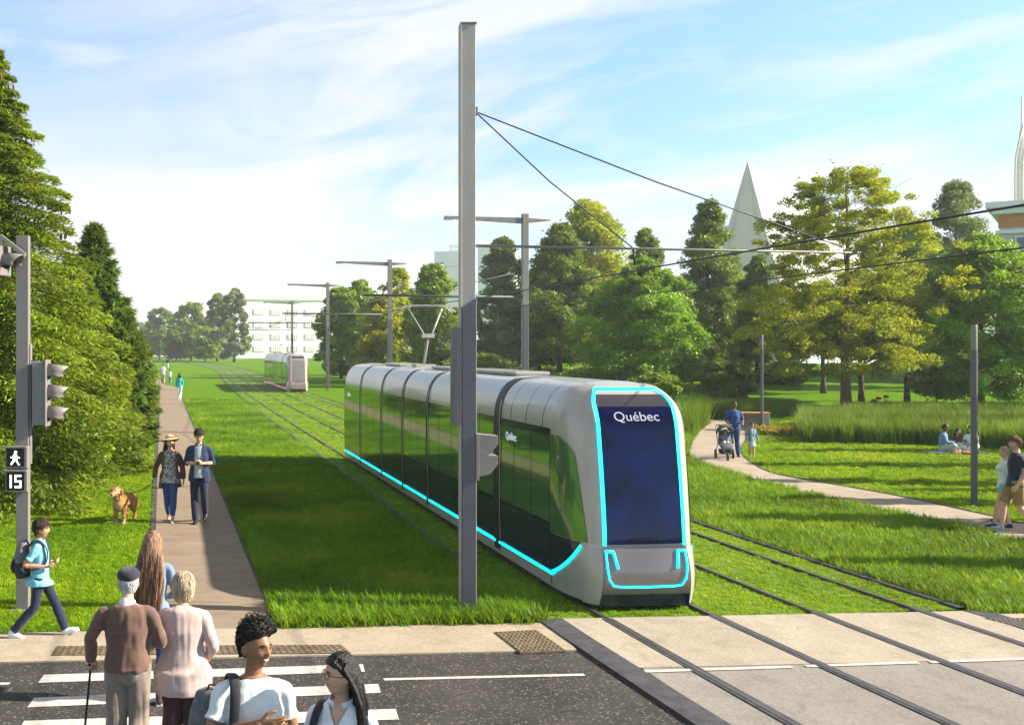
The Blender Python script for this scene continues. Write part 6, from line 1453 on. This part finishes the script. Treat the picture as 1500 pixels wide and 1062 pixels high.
for x in (-.2, .12): m.lathe([(.001, .0), (.12, .002), (.14, .015), (.12, .008), (.001, .006)], 16, (x, 0, .0))
m.obj('plate', M['white_cotton'], fd_)
# couple walking at right
cw = person('woman with blonde ponytail in white hoodie and aqua shorts walking left', PL(1472, 75.7), 1.60, -112, dict(elR=(-.22, .09, 1.13), wrR=(-.21, -.03, .90), elL=(.22, .12, 1.14), wrL=(.22, .02, .90), anL=(.07, -.20, .10), anR=(-.07, .10, .09), knL=(.08, -.14, .5)), hd=(-6, 0, 0), fem=1, vox=.0125, feet=dict(L=(0, -1, .15)),
    clothes=[('top', 'white_cotton', dict(e=.022, sleeve=1.95, hem=[((0, 0, .88), .195, .155)], name='hoodie', wr=.01)), ('trousers', 'aqua', dict(e=.022, len=.42, flare=.012, name='shorts'))], hair=ponytail('hair_golden'), shoe_mat='navy_shoe', hair_m='hair_golden', group='couple at the right edge')
cn = person('tall man in navy T-shirt and tan shorts walking at the right edge', PL(1488, 77.4), 1.82, -104, dict(elL=(.23, .07, 1.13), wrL=(.22, -.05, .90), elR=(-.23, .12, 1.14), wrR=(-.22, .02, .90), anL=(.09, .30, .16), knL=(.09, .03, .49), anR=(-.09, -.20, .10), knR=(-.09, -.16, .51)), hd=(-4, -2, 0), vox=.0125, feet=dict(L=(0, -1, -.45), R=(0, -1, .2)),
    clothes=[('top', 'navy', dict(e=.018, sleeve=.66, flare=.012, hem=[((0, 0, .86), .205, .165)], name='t_shirt', wr=.009)), ('trousers', 'tan_shorts', dict(e=.026, len=.92, flare=.012, name='shorts'))], hair=shellhair('hair_ginger', .014, (.062, .006, -.05), .006, 40, .012, 6, 500, .04), shoe_mat='blue_shoe', hair_m='hair_ginger', group='couple at the right edge')
# ------------------------------------------------------------------ light, sky, camera
SUN_EL, SUN_DIR = R(29.5), Vector((1, -.10, 0)).normalized()
sd = Vector((SUN_DIR.x * math.cos(SUN_EL), SUN_DIR.y * math.cos(SUN_EL), math.sin(SUN_EL)))
l = bpy.data.lights.new('sun', 'SUN'); l.energy = 4.9; l.angle = R(.55); l.color = (1, .91, .75)
so = bpy.data.objects.new('sun', l); COL.objects.link(so); so.rotation_euler = sd.to_track_quat('Z', 'Y').to_euler(); so.location = (40, -5, 30)
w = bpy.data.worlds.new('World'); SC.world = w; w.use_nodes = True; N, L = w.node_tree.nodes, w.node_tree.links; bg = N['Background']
tc = N.new('ShaderNodeTexCoord'); gen = tc.outputs['Generated']
sep = N.new('ShaderNodeSeparateXYZ'); L.new(gen, sep.inputs[0])
def mth(op, a, b=None, c=None):
    n = N.new('ShaderNodeMath'); n.operation = op
    for i, v in enumerate((a, b, c)):
        if v is None: continue
        if hasattr(v, 'links'): L.new(v, n.inputs[i])
        else: n.inputs[i].default_value = v
    return n.outputs[0]
X_, Y_, Z_ = sep.outputs
zup = mth('MAXIMUM', Z_, 0.0)
cz = N.new('ShaderNodeCombineXYZ'); L.new(X_, cz.inputs[0]); L.new(Y_, cz.inputs[1]); L.new(mth('MULTIPLY_ADD', zup, 2.0, .16), cz.inputs[2])
vn = N.new('ShaderNodeVectorMath'); vn.operation = 'NORMALIZE'; L.new(cz.outputs[0], vn.inputs[0])
sky = N.new('ShaderNodeTexSky'); sky.sky_type = 'NISHITA'; sky.sun_disc = False; sky.sun_elevation = SUN_EL; sky.sun_rotation = math.atan2(SUN_DIR.x, SUN_DIR.y)
sky.air_density = 1.0; sky.dust_density = .3; sky.ozone_density = 1.6; L.new(vn.outputs[0], sky.inputs[0])
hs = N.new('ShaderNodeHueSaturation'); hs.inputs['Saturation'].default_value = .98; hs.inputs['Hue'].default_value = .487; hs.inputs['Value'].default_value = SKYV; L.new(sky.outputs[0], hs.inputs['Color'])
# clouds: two layers of wisps on a plane overhead, seen in perspective
vs0 = N.new('ShaderNodeMapping'); vs0.inputs['Scale'].default_value = (1, 1, 2.3); L.new(gen, vs0.inputs[0])
mp = N.new('ShaderNodeMapping'); mp.inputs['Rotation'].default_value = (0, R(30), 0); L.new(vs0.outputs[0], mp.inputs[0])
mp3 = N.new('ShaderNodeMapping'); mp3.inputs['Scale'].default_value = (1.4, 1.4, 3.4); mp3.inputs['Location'].default_value = CLOFF; L.new(mp.outputs[0], mp3.inputs[0])
c1 = noiz(N, L, mp3.outputs[0], 1.7, 10, .60, .5)
c2 = noiz(N, L, vs0.outputs[0], 2.6, 9, .62, .5)
use = ramp(N, L, mth('MULTIPLY_ADD', mth('DIVIDE', X_, mth('MAXIMUM', Y_, .05)), 1.0, .5), [(.28, .25), (.62, 1.0)])
m1 = mth('MULTIPLY', ramp(N, L, c1, [(.42, 0.0), (.60, 1.0)]), use); m2 = ramp(N, L, c2, [(.52, 0.0), (.70, 1.0)])
mask = mth('MAXIMUM', m1, m2)
az = mth('DIVIDE', X_, mth('MAXIMUM', Y_, .05))        # tan of the azimuth: bright cloud bank to the left
bank = mth('MULTIPLY', ramp(N, L, mth('MULTIPLY_ADD', az, 1.0, .30), [(0.0, 1.0), (.55, 0.0)]), ramp(N, L, zup, [(.11, 1.0), (.25, .15)]))
hor = mth('MULTIPLY', ramp(N, L, zup, [(0.0, .95), (.07, .55), (.17, 0.0)]), ramp(N, L, az, [(.05, 1.0), (.38, .45)]))
mask = mth('MINIMUM', mth('ADD', mth('ADD', mth('MULTIPLY', mask, .80), mth('MULTIPLY', bank, .9)), mth('MULTIPLY', hor, .9)), 1.0)
mask = mth('MULTIPLY', mask, ramp(N, L, mth('MULTIPLY_ADD', zup, 1.0, mth('MULTIPLY', mth('MINIMUM', Y_, 0.0), -.5)), [(.33, 1.0), (.52, .12)]))  # clouds thinned high up and behind the camera to lower the sky fill
colr = mix(N, L, mask, hs.outputs[0], CLOUD)
colr = mix(N, L, ramp(N, L, zup, [(.36, 0.0), (.60, 1.0)]), colr, HIGH); L.new(colr, bg.inputs['Color']); bg.inputs['Strength'].default_value = .11  # unseen upper dome dimmed to neutral, added to cut bluish fill light

if HAZE:
    m = bpy.data.materials.new('haze'); N, L = nt(m); N.remove(N['Principled BSDF']); v = N.new('ShaderNodeVolumePrincipled')
    v.inputs['Density'].default_value = HAZE; v.inputs['Color'].default_value = (.95, .97, 1, 1); v.inputs['Anisotropy'].default_value = .2
    L.new(v.outputs[0], N['Material Output'].inputs['Volume'])
    o = MB().box((100, 560, 20), (2500, 1300, 46)).obj('haze', m); tag(o, kind='stuff')

cam = bpy.data.cameras.new('camera'); cam.sensor_width = 36; cam.lens = F / 1500 * 36; cam.shift_x = (750 - PX) / 1500; cam.shift_y = (PY - 531) / 1500
cam.clip_end = 6000; cam.clip_start = .05
co = bpy.data.objects.new('camera', cam); COL.objects.link(co); co.location = (0, 0, EYE); co.rotation_euler = (R(90), 0, 0); SC.camera = co
SC.render.engine = 'CYCLES'; SC.cycles.use_denoising = True
try: SC.cycles.denoiser = 'OPENIMAGEDENOISE'
except Exception: pass
SC.cycles.max_bounces = 6; SC.cycles.diffuse_bounces = 3; SC.cycles.glossy_bounces = 3; SC.cycles.transmission_bounces = 3; SC.cycles.volume_bounces = 0; SC.cycles.transparent_max_bounces = 6
SC.cycles.caustics_reflective = False; SC.cycles.caustics_refractive = False; SC.cycles.sample_clamp_indirect = 6
SC.view_settings.view_transform = 'Standard'; SC.view_settings.look = 'None'; SC.view_settings.gamma = 1; SC.view_settings.exposure = EXPO
